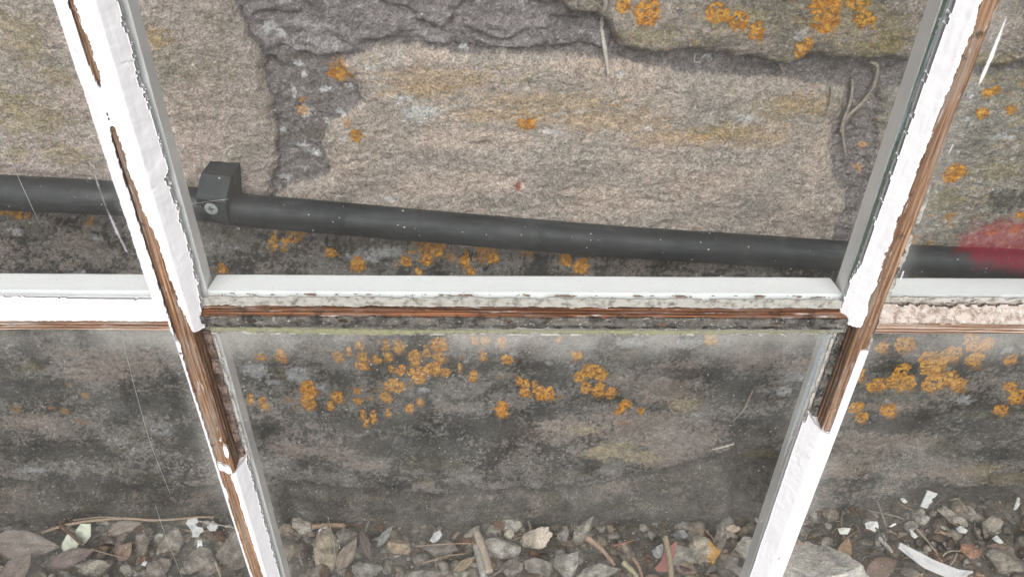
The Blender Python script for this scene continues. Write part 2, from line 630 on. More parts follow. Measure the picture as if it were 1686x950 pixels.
for a in [(425, 606, 22, 13), (490, 613, 20, 14), (450, 624, 14, 4), (440, 660, 9, 5), (530, 634, 10, 4), (845, 580, 8, 6), (640, 410, 28, 8), (600, 420, 30, 12), (665, 603, 8, 4), (700, 640, 12, 3), (1655, 568, 14, 5),
          (1580, 650, 18, 7), (1130, 560, 30, 8), (1310, 615, 24, 12), (1290, 640, 14, 8), (1440, 620, 16, 5), (1030, 560, 30, 8), (130, 452, 26, 10), (30, 380, 14, 6), (160, 388, 5, 5), (270, 705, 26, 12), (60, 770, 30, 4), (180, 470, 6, 6)]:
    sp(*a, (196, 192, 188), .7, .9)
for a in [(200, 590, 110, 26), (160, 610, 60, 20), (1060, 700, 120, 34), (1120, 605, 70, 16), (920, 700, 70, 22), (880, 700, 50, 20), (1240, 590, 50, 20), (1440, 720, 110, 22), (1380, 760, 70, 20), (600, 760, 40, 14),
          (1100, 640, 60, 30), (480, 735, 40, 18), (1020, 690, 30, 14), (1090, 750, 50, 24), (1330, 600, 40, 18), (1010, 620, 34, 10), (1460, 660, 50, 10), (560, 735, 60, 22), (1570, 770, 90, 12), (60, 690, 90, 16)]:
    sp(*a, (172, 152, 138), .62, 1.0)
for a in [(1020, 735, 44, 14), (985, 740, 36, 10), (1055, 748, 36, 12), (960, 700, 30, 8), (1130, 660, 30, 14)]:
    sp(*a, (190, 168, 134), .68, .9)
for a in [(690, 600, 90, 26), (900, 612, 60, 22), (980, 640, 40, 16), (760, 600, 50, 18), (620, 690, 130, 22), (800, 700, 110, 26), (700, 730, 150, 22), (560, 620, 40, 14), (1130, 610, 60, 12), (1210, 640, 60, 30),
          (1060, 590, 20, 8), (1250, 700, 40, 26), (1180, 610, 30, 20), (1360, 640, 50, 30), (1500, 690, 120, 22), (1620, 700, 70, 26), (1460, 600, 40, 14), (1550, 615, 60, 14), (250, 660, 130, 30), (60, 640, 70, 24), (90, 740, 110, 24),
          (320, 720, 60, 40), (880, 680, 40, 10), (1010, 655, 30, 8), (45, 575, 22, 20), (400, 700, 60, 20), (180, 800, 110, 26), (1280, 760, 70, 30), (1640, 740, 60, 16), (1590, 590, 40, 14), (1660, 330, 40, 22), (1510, 310, 30, 20)]:
    sp(*a, (46, 45, 42), .68, 1.1)
for a in [(60, 190, 44, 34), (40, 60, 40, 50), (20, 180, 20, 60), (90, 120, 30, 20), (30, 250, 24, 14), (110, 250, 40, 20), (260, 60, 30, 16), (1380, 20, 80, 40), (1210, 20, 60, 26), (1060, 50, 60, 16), (1430, 65, 60, 22),
          (1280, 180, 60, 24), (1180, 215, 60, 14), (1620, 90, 60, 14), (1640, 280, 40, 20), (1540, 330, 40, 20), (1460, 50, 40, 30), (1650, 780, 60, 10), (1610, 765, 40, 8), (1680, 800, 30, 9), (1250, 755, 26, 9), (700, 790, 12, 6), (60, 600, 20, 8)]:
    sp(*a, OLV, .34, .9)
for a in [(720, 130, 110, 22), (900, 165, 120, 18), (1000, 195, 110, 20), (820, 190, 90, 12), (1230, 220, 100, 22), (1100, 225, 80, 14), (1330, 170, 50, 20), (250, 55, 40, 20), (700, 150, 70, 10)]:
    sp(*a, OCH, .36, .9)
for a in [(1150, 170, 30, 20), (1200, 170, 30, 12), (850, 330, 90, 14), (700, 260, 100, 14), (940, 290, 60, 30), (1240, 345, 60, 16), (1310, 360, 50, 16), (610, 300, 60, 20), (1020, 270, 30, 10)]:
    sp(*a, (112, 106, 100), .36, .9)
for a in [(330, 200, 60, 80), (300, 260, 60, 50), (800, 230, 120, 18), (1000, 330, 120, 30), (760, 300, 120, 24), (1150, 300, 100, 26), (680, 95, 60, 10), (930, 105, 90, 9), (1350, 250, 24, 60), (1040, 140, 40, 20)]:
    sp(*a, (196, 172, 156), .38, .8)
sp(853, 303, 5, 7, (150, 62, 44), .85, .2)
PITS = [(795, 240, 13, 5, 2.5), (838, 291, 10, 5, 2.2), (888, 303, 8, 4, 1.6), (630, 222, 8, 4, 1.3), (595, 267, 12, 3, 1.5), (962, 253, 9, 4, 1.6), (797, 279, 8, 4, 1.4), (448, 108, 9, 8, 6.0), (1060, 330, 20, 4, 1.4), (853, 302, 5, 5, 1.0),
        (50, 575, 18, 16, 2.5), (1238, 800, 16, 34, 9.0), (700, 420, 10, 5, 1.2), (1100, 365, 12, 4, 1.4)]
CRACKS = [([(826, -14), (845, 2), (880, 12), (905, 34), (1002, 44)], 3.0, 3), ([(545, 78), (600, 70), (640, 60), (730, 48), (740, 40), (775, 38)], 1.6, 2), ([(475, 60), (520, 58), (560, 80)], 1.4, 2),
          ([(500, 750), (545, 800), (620, 805), (720, 790)], 2.4, 3), ([(620, 800), (560, 792), (480, 795)], 2.0, 3), ([(1180, 735), (1230, 722), (1205, 770), (1216, 820)], 3.0, 3), ([(860, 800), (900, 812), (970, 800)], 2, 3),
          ([(320, 600), (400, 640)], .8, 2), ([(760, 715), (790, 722), (830, 740)], 1.8, 3), ([(1120, 318), (1112, 345), (1117, 372)], .9, 1.2), ([(430, 120), (441, 240)], .8, 2)]

# ---- orange lichen: where it grows (photo pixels); thin dust of it stains the stone round each crust
LICH = [(1065, 20, 22, 19), (1025, 5, 13, 9), (1182, 20, 19, 11), (1215, 35, 12, 9), (1245, 52, 5, 9), (1360, 10, 18, 19), (1357, 36, 15, 10), (1412, 4, 12, 6), (1423, 32, 9, 5), (1323, 82, 10, 10),
        (561, 121, 25, 18), (493, 190, 11, 10), (494, 170, 6, 6), (572, 200, 7, 7), (586, 223, 12, 10), (868, 205, 20, 9), (1422, 246, 10, 9), (1416, 281, 7, 7), (1640, 148, 5, 4), (1625, 153, 8, 5), (1664, 180, 7, 9),
        (1615, 186, 10, 7), (1571, 285, 21, 17), (1562, 357, 10, 7), (1529, 355, 5, 4), (1567, 370, 4, 4), (1507, 392, 7, 9), (1530, 400, 6, 4), (1633, 382, 9, 5), (1673, 378, 8, 7), (1681, 355, 12, 8), (1540, 384, 4, 2),
        (485, 385, 19, 10), (450, 398, 11, 10), (548, 415, 13, 6), (366, 440, 15, 6), (590, 436, 17, 12), (667, 430, 14, 6), (700, 402, 32, 10), (718, 412, 15, 8), (702, 428, 11, 8), (745, 420, 8, 5), (765, 432, 11, 8),
        (790, 420, 8, 10), (810, 425, 13, 8), (786, 404, 8, 4), (870, 412, 15, 9), (892, 412, 7, 4), (930, 425, 11, 10), (957, 441, 14, 7), (972, 420, 11, 6), (945, 415, 7, 4), (775, 445, 11, 5), (690, 447, 9, 4),
        (463, 586, 13, 13), (556, 587, 14, 7), (575, 578, 8, 4), (597, 586, 14, 9), (594, 602, 15, 7), (592, 566, 10, 6), (620, 591, 11, 5), (640, 587, 10, 6), (635, 568, 9, 5), (656, 570, 14, 8), (683, 588, 14, 14),
        (702, 580, 9, 9), (723, 588, 13, 10), (723, 567, 19, 10), (688, 611, 23, 7), (660, 609, 11, 6), (713, 607, 19, 9), (733, 611, 8, 6), (688, 623, 15, 6), (644, 606, 8, 4), (649, 636, 23, 10), (636, 654, 14, 8),
        (588, 641, 9, 5), (616, 641, 6, 4), (608, 653, 7, 4), (589, 660, 9, 4), (507, 641, 18, 12), (508, 662, 18, 13), (556, 655, 14, 7), (544, 668, 9, 5), (476, 652, 6, 4), (435, 664, 12, 8), (430, 587, 13, 4),
        (693, 662, 8, 6), (675, 672, 8, 6), (639, 679, 7, 4), (615, 686, 8, 8), (599, 684, 9, 4), (604, 697, 7, 3), (759, 583, 6, 4), (795, 587, 7, 7), (779, 619, 9, 7), (757, 605, 5, 7), (822, 617, 5, 4), (836, 591, 11, 6),
        (799, 560, 10, 6), (827, 562, 8, 9), (781, 558, 8, 6), (826, 675, 14, 9), (950, 585, 10, 7), (974, 609, 19, 11), (989, 616, 13, 9), (954, 619, 11, 6), (965, 638, 9, 7), (988, 634, 9, 4), (985, 645, 12, 8),
        (1007, 645, 10, 6), (1004, 653, 7, 3), (1031, 664, 11, 8), (1021, 674, 9, 5), (1055, 677, 5, 4), (1027, 691, 4, 2), (854, 626, 8, 5), (865, 634, 8, 5), (880, 630, 6, 4), (864, 646, 11, 5), (888, 646, 11, 8),
        (903, 649, 10, 6), (920, 646, 4, 3), (920, 558, 7, 5), (1172, 558, 12, 8), (1490, 566, 15, 9), (1452, 571, 8, 5), (1600, 558, 8, 6), (1604, 569, 7, 5), (1623, 567, 8, 5), (1564, 582, 17, 10), (1528, 588, 12, 6),
        (1537, 602, 20, 13), (1604, 591, 11, 7), (1485, 609, 8, 6), (1476, 626, 14, 10), (1494, 631, 9, 5), (1443, 634, 15, 7), (1537, 631, 18, 11), (1562, 621, 14, 8), (1578, 634, 11, 6), (1662, 635, 6, 3), (1674, 652, 8, 5),
        (1409, 671, 8, 4), (1463, 674, 12, 6), (1418, 687, 6, 3), (1647, 674, 6, 4), (1414, 615, 7, 6), (1664, 590, 5, 3), (116, 628, 5, 6), (144, 645, 7, 5), (110, 669, 6, 5), (28, 667, 6, 4), (87, 665, 7, 4), (136, 690, 5, 3),
        (20, 345, 6, 4), (42, 347, 5, 4), (147, 367, 5, 3), (412, 655, 8, 5), (470, 405, 8, 4)]
for a in LICH:
    sp(a[0], a[1], a[2] * .80 + 1.0, a[3] * .80 + .8, (186, 128, 48), .62, 1.15)

# ---- a rectilinear sheet: fine where the photo looks, coarser away from it
STEP = 0.95


def axis(lo, hi, a, b):
    mid = np.arange(a, b, STEP)
    up = [mid[-1]]
    s = STEP
    while up[-1] < hi:
        s *= 1.22
        up.append(up[-1] + s)
    dn = [mid[0]]
    s = STEP
    while dn[-1] > lo:
        s *= 1.22
        dn.append(dn[-1] - s)
    return np.array(dn[:0:-1] + list(mid) + up[1:])


XS, ZS = axis(-1600, 1700, -500, 540), axis(-90, 1250, -30, 492)
GX, GZ = [a.astype(np.float32) for a in np.meshgrid(XS, ZS, indexing='ij')]
wx = GX + 4.0 * fbm(GX, GZ, 55, 2, 3) + 3.6 * fbm(GX, GZ, 22, 4, 1) + .9 * fbm(GX, GZ, 4, 2, 5)
wz = GZ + 2.0 * fbm(GX, GZ, 55, 2, 4) + 3.0 * fbm(GX, GZ, 22, 4, 2) + .9 * fbm(GX, GZ, 4, 2, 6)
H = np.full(GX.shape, -4.6, np.float32) + 1.5 * fbm(GX, GZ, 9, 4, 9)
LABEL = np.zeros(GX.shape, np.int32)
best = np.full(GX.shape, -1e9, np.float32)
names = list(STONES)
for k, nm in enumerate(names):
    S = STONES[nm]
    P_ = np.array(S['poly'])
    sd = poly_sd(wx, wz, [tuple(p) for p in P_])
    S['sd'] = sd
    t = np.clip(sd / S['rnd'] + .15, 0, 1)
    prof = np.sqrt(np.clip(1 - (1 - t) ** 2, 0, 1))
    hh = -7 + (S['off'] + 7) * prof
    S['in'] = sd > 0
    H = np.where(sd > -1.5, np.maximum(H, hh + .3 * fbm(GX, GZ, 6, 3, 31 + k)), H)
    LABEL = np.where((sd > 0) & (sd > best), k + 1, LABEL)
    best = np.maximum(best, sd)
far_m = (LABEL == 0) & ((GX < -480) | (GX > 560) | (GZ > 640))

lab = {n_: (LABEL == k + 1) for k, n_ in enumerate(names)}
up_m = lab['middle'] | lab['west'] | lab['east'] | lab['top']
low_m = lab['base'] | lab['corner'] | lab['footing'] | lab['plinth']
big = fbm(GX, GZ, 70, 3, 41, sx=1.4)
H += 2.2 * big
H += np.where(up_m | low_m, .95, 1.5) * fbm(GX, GZ, 13, 4, 43, sx=1.5)
bed = fbm(GX, GZ, 5, 3, 45, sx=2.0)
H += np.where(lab['middle'], .42, .42) * bed
H += np.where(lab['rough'], 3.2, 0) * fbm(GX, GZ, 34, 5, 47, .6) + np.where(lab['rough'], -3.5, 0) * smooth(.55, .8, 1 - np.abs(fbm(GX, GZ, 40, 3, 48, sx=1.6)) * 2.2)
H += np.where(lab['top'], 1.6, 0) * fbm(GX, GZ, 24, 4, 49, sx=2.2)
H += .55 * fbm(GX, GZ, 2.8, 3, 51)
H += np.where(low_m, 1.3, 0) * fbm(GX, GZ, 30, 5, 53, .6, sx=1.8)
H += np.where(low_m | lab['rough'], -1.2, -.4) * smooth(.25, .6, fbm(GX, GZ, 7, 3, 55, sx=1.5))
for px, py, rx, ry, dp in PITS:
    (x0, z0), (x1, _), (_, z1) = wp(px, py), wp(px + rx, py), wp(px, py + ry)
    rxm, rzm = abs(x1 - x0), abs(z1 - z0)
    H -= 1.5 * dp * np.exp(-(((wx - x0) / rxm) ** 2 + ((wz - z0) / rzm) ** 2) * 1.2)
_rp = np.random.default_rng(77)
for _ in range(150):                              # small weathered pits scattered over the dressed faces
    x0, z0 = _rp.uniform(-330, 330), _rp.uniform(300, 480)
    rx_, rz_, dp = _rp.uniform(.9, 3.4), _rp.uniform(.6, 1.5), _rp.uniform(.5, 1.6)
    i0, i1 = np.searchsorted(XS, [x0 - 9, x0 + 9])
    j0, j1 = np.searchsorted(ZS, [z0 - 6, z0 + 6])
    sl = (slice(i0, i1), slice(j0, j1))
    H[sl] -= dp * np.exp(-(((wx[sl] - x0) / rx_) ** 2 + ((wz[sl] - z0) / rz_) ** 2))
for pts, dp, w in CRACKS:
    H -= dp * np.exp(-(line_d(wx, wz, wpoly(pts)) / w) ** 2)

# ---- the colour of the stone itself
K_UP, K_LOW = 1.0, 1.0
COL = np.zeros(GX.shape + (3,), np.float32)
n_a = fbm(GX, GZ, 26, 5, 61, .6, sx=1.25)
n_b = fbm(GX, GZ, 60, 4, 63, .55)
n_c = fbm(GX, GZ, 6, 4, 65, .65, sx=1.25)
n_d = fbm(GX, GZ, 3, 3, 67, .6, sx=1.15)
m_a, m_c, m_d = fbm(GX, GZ, 24, 5, 161, .62, sx=1.15), fbm(GX, GZ, 6, 4, 165, .65, sx=1.1), fbm(GX, GZ, 2.6, 3, 167, .6)


def lay(mask, base, *layers):
    c = np.broadcast_to(lin(*base), (int(mask.sum()), 3)).copy()
    for colr, amt in layers:
        c += (lin(*colr) - c) * amt[mask][:, None]
    COL[mask] = c


mort = LABEL == 0
lay(mort, (116, 107, 103), ((86, 80, 77), smooth(-.1, .5, n_c) * .8), ((150, 142, 138), smooth(.25, .6, n_d) * .6), ((98, 88, 76), smooth(.1, .6, n_a) * .5))
lay(lab['middle'], (170, 154, 141), ((150, 142, 130), smooth(-.2, .5, n_a) * .7), ((188, 166, 150), smooth(-.05, .55, n_b) * .5), ((140, 130, 118), smooth(.1, .55, n_c) * .6), ((196, 184, 172), smooth(.2, .6, n_d) * .5))
lay(lab['west'], (166, 152, 137), ((143, 135, 116), smooth(-.2, .5, n_b) * .8), ((184, 164, 150), smooth(0, .6, n_a) * .6), ((136, 126, 112), smooth(.1, .6, n_c) * .6), ((192, 180, 168), smooth(.25, .6, n_d) * .5))
lay(lab['rough'], (130, 120, 119), ((94, 87, 85), smooth(-.05, .5, n_a) * .8), ((162, 152, 150), smooth(.05, .5, n_b) * .5), ((92, 86, 84), smooth(.1, .5, n_c) * .7), ((176, 168, 166), smooth(.3, .6, n_d) * .5))
lay(lab['top'], (146, 132, 116), ((112, 103, 84), smooth(-.3, .4, n_a) * .8), ((104, 97, 88), smooth(0, .5, n_c) * .7), ((176, 158, 142), smooth(.1, .5, n_b) * .5), ((180, 172, 160), smooth(.3, .6, n_d) * .5))
lay(lab['east'], (148, 136, 120), ((122, 113, 98), smooth(-.2, .5, n_a) * .8), ((108, 104, 98), smooth(0, .5, n_c) * .6), ((176, 160, 146), smooth(.1, .5, n_b) * .4), ((182, 174, 166), smooth(.25, .6, n_d) * .6))
for nm, b0, dk in (('base', (138, 128, 119), .85), ('corner', (134, 124, 114), .8), ('footing', (116, 107, 99), .65), ('plinth', (108, 99, 91), .8)):
    lay(lab[nm], b0, ((162, 143, 131), smooth(-.1, .5, n_b) * .6), ((96, 88, 80), smooth(-.1, .5, m_a) * .6), ((184, 178, 172), smooth(.10, .26, .5 * m_c + .65 * m_d - .2 * n_b) * .65),
        ((46, 45, 43), smooth(-.0, .15, .6 * m_a + .45 * m_c + .55 * m_d + .2 * big - .02) * dk), ((112, 104, 80), smooth(.25, .6, n_a - n_b) * .4))
yel = smooth(.16, .30, .7 * m_d + .35 * m_c) * smooth(-.1, .35, m_a) * (.75 * lab['top'] + .75 * lab['east'] + .35 * lab['middle'] * (GZ > 370) + .3 * lab['west'])
COL += (lin(176, 136, 58) - COL) * (yel * .62)[..., None]          # flecks of yellow lichen too small to count
rag1 = fbm(GX, GZ, 11, 4, 71, .65, sx=1.1)
rag2 = fbm(GX, GZ, 3.2, 3, 75, .6)
for px, py, rx, ry, c, o, rag in SPATCH:
    (x0, z0), (x1, _), (_, z1) = wp(px, py), wp(px + rx, py), wp(px, py + ry)
    rxm, rzm = abs(x1 - x0) + .3, abs(z1 - z0) + .3
    i0, i1 = np.searchsorted(XS, [x0 - rxm * 2.2, x0 + rxm * 2.2])
    j0, j1 = np.searchsorted(ZS, [z0 - rzm * 2.2, z0 + rzm * 2.2])
    sl = (slice(i0, i1), slice(j0, j1))
    d = np.sqrt(((GX[sl] - x0) / rxm) ** 2 + ((GZ[sl] - z0) / rzm) ** 2)
    mk = smooth(-.12, .28, 1 - d + rag * (.55 * rag1[sl] + .75 * rag2[sl]) - .1) * o
    COL[sl] += (c - COL[sl]) * mk[..., None]
for nm_, kk_ in (('middle', (1.05, 1.07, 1.14)), ('west', (1.10, 1.10, 1.24)), ('top', (1.04, 1.08, 1.22)), ('east', (1.0, 1.06, 1.18)), ('rough', (1.20, 1.23, 1.28)),
                 ('base', (.66, .69, .75)), ('corner', (.66, .69, .74)), ('footing', (.60, .62, .65)), ('plinth', (.54, .55, .57))):
    COL[lab[nm_]] *= np.array(kk_, np.float32)           # each block's own stone: pinkish above, browner below
COL[mort & (GZ > 285)] *= np.array((1.30, 1.33, 1.42), np.float32)
COL[mort & (GZ <= 285)] *= np.array((.50, .50, .50), np.float32)      # earthy, algae-black joints low down
COL = np.clip(COL, .01, .9)

WALLV = np.stack([GX / 1000, WY - H / 1000, GZ / 1000], -1)
wall = bpy.data.objects.new('stone_wall', None)
wall.location = (0, 0, 0)
col.objects.link(wall)
tag(wall, 'old rubble stone wall with orange lichen behind the white window sash', 'wall')
FL = LABEL[:-1, :-1]
W_FLAT, C_FLAT = WALLV.reshape(-1, 3), COL.reshape(-1, 3)
nz = len(ZS)
STONE_LABELS = dict(middle='broad pale sandstone block above the black pipe', west='yellowish sandstone block behind the pipe clip', rough='rough grey purple stone with crumbling face', top='overhanging olive stained stone at the top',
                    east='speckled stone behind the right hand pane', base='long dark algae stained stone below the pipe', corner='dark lichen spotted stone low on the right', footing='bulging dark footing stone above the gravel',
                    plinth='dark brown footing stone above the leaves')
stone_ob = {}
for k, nm in enumerate(names):
    stone_ob[nm] = build('stone_block', W_FLAT, grid_faces(len(XS), nz, FL == k + 1), M_STONE, wall, C_FLAT, True, STONE_LABELS[nm])
build('mortar', W_FLAT, grid_faces(len(XS), nz, FL == 0), M_MORT, wall, C_FLAT, True)
box_mesh('wall_core', (-1.6, WY + .03, -.06), (1.7, WY + .32, 1.24), M_MORT, wall)


def hw(x, z):
    """Height of the wall face (mm towards the camera) at x, z in mm."""
    i = np.clip(np.searchsorted(XS, x) - 1, 0, len(XS) - 2)
    j = np.clip(np.searchsorted(ZS, z) - 1, 0, len(ZS) - 2)
    u = np.clip((x - XS[i]) / (XS[i + 1] - XS[i]), 0, 1)
    v = np.clip((z - ZS[j]) / (ZS[j + 1] - ZS[j]), 0, 1)
    return H[i, j] * (1 - u) * (1 - v) + H[i + 1, j] * u * (1 - v) + H[i, j + 1] * (1 - u) * v + H[i + 1, j + 1] * u * v


# ---- orange lichen: thin crusts that follow the stone under them
E_ = []
for px, py, rx, ry in LICH:
    if px > 1430 and py > 550:
        rx, ry = rx * .84, ry * .84
    (x0, z0), (x1, _), (_, z1) = wp(px, py), wp(px + rx, py), wp(px, py + ry)
    # the eye meets the real face a little before or behind the plane it was measured on
    for _k in range(3):
        x0, z0 = wp(px, py, WY - float(hw(np.array([x0]), np.array([z0]))[0]) / 1000)
    E_.append((x0, z0, abs(x1 - x0) * .8, abs(z1 - z0) * .78))
par = list(range(len(E_)))


def find(i):
    while par[i] != i:
        i = par[i]
    return i


for i in range(len(E_)):
    for j in range(i):
        a, b = E_[i], E_[j]
        if math.hypot((a[0] - b[0]) / (a[2] + b[2]), (a[1] - b[1]) / (a[3] + b[3])) < 1.02:
            par[find(i)] = find(j)
clusters = {}
for i in range(len(E_)):
    clusters.setdefault(find(i), []).append(E_[i])
n_lich = 0
for cl in sorted(clusters.values(), key=lambda c: -sum(e[2] * e[3] for e in c)):
    if n_lich >= 96 or sum(e[2] * e[3] for e in cl) < .9:
        continue
    xa, xb = min(e[0] - e[2] * 1.7 for e in cl), max(e[0] + e[2] * 1.7 for e in cl)
    za, zb = min(e[1] - e[3] * 1.7 for e in cl), max(e[1] + e[3] * 1.7 for e in cl)
    lx, lz = np.meshgrid(np.arange(xa, xb, .36), np.arange(za, zb, .36), indexing='ij')
    f = np.full(lx.shape, -9.0)
    dmin = np.full(lx.shape, 9.0)
    for (x0, z0, rx, rz) in cl:
        ex = fbm(lx, lz, 6, 4, 81, .6) * 2.3
        ez = fbm(lx, lz, 6, 4, 83, .6) * 2.0
        d = np.sqrt(((lx + ex - x0) / rx) ** 2 + ((lz + ez - z0) / rz) ** 2)
        f = np.maximum(f, (1 - d) * min(rx, rz))
        dmin = np.minimum(dmin, d)
    rmin = math.sqrt(min(e[2] * e[3] for e in cl))
    rg = .8 * fbm(lx, lz, 3.2, 3, 85, .65) + .75 * fbm(lx, lz, 1.15, 2, 86, .6)
    f = f + rg * min(1.35, .25 + .38 * rmin) + .2
    hole = fbm(lx, lz, 2.3, 3, 87, .65) + .12 * smooth(.9, .2, dmin)
    vis = (f > 0) & (hole < .40)
    keep = vis[:-1, :-1] & vis[1:, 1:]
    if keep.sum() < 6:
        continue
    hb = hw(lx, lz)
    th = .15 + .4 * np.clip(f / 1.6, 0, 1) + .5 * fbm(lx, lz, 1.3, 2, 89)
    P_ = np.stack([lx / 1000, WY - (hb + np.maximum(th * .7, .06) + .02) / 1000, lz / 1000], -1)
    B_ = np.stack([lx / 1000, WY - (hb - .4) / 1000, lz / 1000], -1)
    q = fbm(lx, lz, 3.4, 3, 91)
    tone = RNG.uniform(0, 1)
    c0 = lin(196, 126, 34) * (1 - tone) + lin(180, 132, 50) * tone
    c = c0 + (lin(206, 152, 62) - c0) * smooth(-.15, .5, q)[..., None]
    c = c + (lin(150, 92, 30) - c) * (smooth(.05, .5, -q) * .8)[..., None]
    pale = smooth(.05, .5, fbm(lx, lz, 1.6, 2, 93) + .35 * smooth(.8, .1, dmin) - .1)
    c = c + (lin(186, 166, 122) - c) * (pale * (.1 + .4 * RNG.uniform()))[..., None]
    cx_, cz_ = np.mean([e[0] for e in cl]), np.mean([e[1] for e in cl])
    kk = LABEL[np.clip(np.searchsorted(XS, cx_), 0, len(XS) - 1), np.clip(np.searchsorted(ZS, cz_), 0, nz - 1)]
    c = c * np.array([.88, .86, .88])
    relief('lichen_patch', P_, B_, keep, M_LICH, stone_ob[names[kk - 1]] if kk else stone_ob['middle'], c)
    n_lich += 1
print('lichen patches', n_lich)

# ================================================================== THE GROUND
gxs = np.concatenate([-np.geomspace(.62, 400, 40)[::-1], np.arange(-.6, .6, .004), np.geomspace(.62, 400, 40)])
gys = np.concatenate([-np.geomspace(.14, 400, 40)[::-1], np.arange(-.12, .19, .004), np.geomspace(.2, 400, 30)])


def ground_h(x, y):
    """Height of the soil in metres: it is heaped up against the wall on the right."""
    x, y = np.asarray(x, float), np.asarray(y, float)
    near = np.exp(-(np.clip(np.abs(x) - .6, 0, None) / .5) ** 2)
    return near * (.034 * smooth(.20, .36, x) * smooth(-.08, .14, y)) - .004


A_, B2 = np.meshgrid(gxs, gys, indexing='ij')
gz = ground_h(A_, B2) + .0035 * fbm(A_ * 1000, B2 * 1000, 24, 4, 101) * (np.abs(A_) < 1) * (np.abs(B2) < 1)
gc = lin(98, 90, 82) + (lin(66, 60, 54) - lin(98, 90, 82)) * smooth(-.2, .5, fbm(A_ * 1000, B2 * 1000, 16, 4, 103))[..., None]
ground = build('ground', np.stack([A_, B2, gz], -1).reshape(-1, 3), grid_faces(len(gxs), len(gys)), M_SOIL, None, gc.reshape(-1, 3))
tag(ground, kind='structure')


def rock(seed, size, sub=3, cuts=9, rough=.06):
    """Vertices and faces of one broken stone chip, SIZE = (half width, half depth, half height)."""
    bm = bmesh.new()
    bmesh.ops.create_icosphere(bm, subdivisions=sub, radius=1)
    V = np.array([tuple(v.co) for v in bm.verts])
    Fc = np.array([[v.index for v in f.verts] for f in bm.faces])
    bm.free()
    rr = np.random.default_rng(seed)
    for _ in range(cuts):
        nrm = rr.normal(size=3)
        nrm /= np.linalg.norm(nrm)
        d = rr.uniform(.42, .8)
        over = V @ nrm - d
        V = V - np.clip(over, 0, None)[:, None] * nrm
    nn = noise2(V[:, 0] * 2.3 + seed, V[:, 1] * 2.3 + V[:, 2] * 1.7, seed % 50) + .5 * noise2(V[:, 0] * 5.3 + V[:, 2] * 3, V[:, 1] * 5.3 + seed, seed % 37)
    V = V * (1 + rough * 2 * nn)[:, None]
    return V * np.array(size), Fc


def rot(V, rz, rx=0, ry=0):
    M3 = np.array(Matrix.Rotation(rz, 3, 'Z') @ Matrix.Rotation(ry, 3, 'Y') @ Matrix.Rotation(rx, 3, 'X'))
    return V @ M3.T


def rock_col(V, seed, c0, c1=None, patch=None):
    n = fbm(V[:, 0] * 1000 + seed * 7, (V[:, 1] + V[:, 2]) * 1000, 9, 3, seed % 40)
    c0 = tuple(np.array(c0) * np.array([1.0, .97, .94]))
    c = lin(*c0) + (lin(*(c1 or [q * .72 for q in c0])) - lin(*c0)) * smooth(-.3, .5, n)[:, None]
    if patch:
        side, pc = patch
        k = smooth(.0, .3, (V @ np.array(side)) / np.abs(V).max() + .25 * n)
        c = c + (lin(*pc) - c) * k[:, None]
    return c


# ---- the loose bed of small chips: nobody could count it
Vs, Fs, Cs, off = [], [], [], 0
tones = [(168, 165, 162), (150, 146, 142), (136, 130, 124), (120, 114, 108), (142, 130, 118), (108, 96, 86), (160, 156, 150), (112, 84, 66), (128, 122, 120)]
N_CH = 6000
for i in range(N_CH):
    x = RNG.uniform(-.66, .66) if i < 1500 or i > 2100 else RNG.uniform(.19, .62)
    y = RNG.uniform(-.10, .150)
    r = RNG.choice([.0028, .0042, .006, .008, .0105], p=[.34, .28, .2, .12, .06])
    if i > 2100:
        r = RNG.choice([.0016, .0024, .0034, .005, .0075], p=[.16, .2, .24, .24, .16])
    if x > .2:
        r *= .85
    if x < -.26:
        r *= .8
    V, Fc = rock(1000 + i % 60, (r * RNG.uniform(.8, 1.4), r, r * RNG.uniform(.45, .9)), (1 if r < .003 else 2) if r < .006 else 3, 8)
    V = rot(V, RNG.uniform(0, 6.28), RNG.uniform(-.5, .5), RNG.uniform(-.5, .5))
    k = tones[RNG.integers(len(tones))]
    if x > .24 and RNG.random() < .45:
        k = (104, 94, 86)
    Cs.append(rock_col(V, i, k))
    Vs.append(V + np.array([x, y, float(ground_h(x, y)) + r * RNG.uniform(.1, .6)]))
    Fs.append(Fc + off)
    off += len(V)
gravel = build('gravel', np.concatenate(Vs), np.concatenate(Fs), M_ROCK, None, np.concatenate(Cs))
tag(gravel, 'bed of small grey and brown stone chips at the foot of the wall', 'gravel', kind='stuff')


def gp(px, py, lift=.0):
    """A point of the photo on the loose ground in front of the wall."""
    z = .0
    for _ in range(4):
        p = at(px, py, Z=z + lift)
        z = float(ground_h(p[0], min(p[1], .15)))
    return p


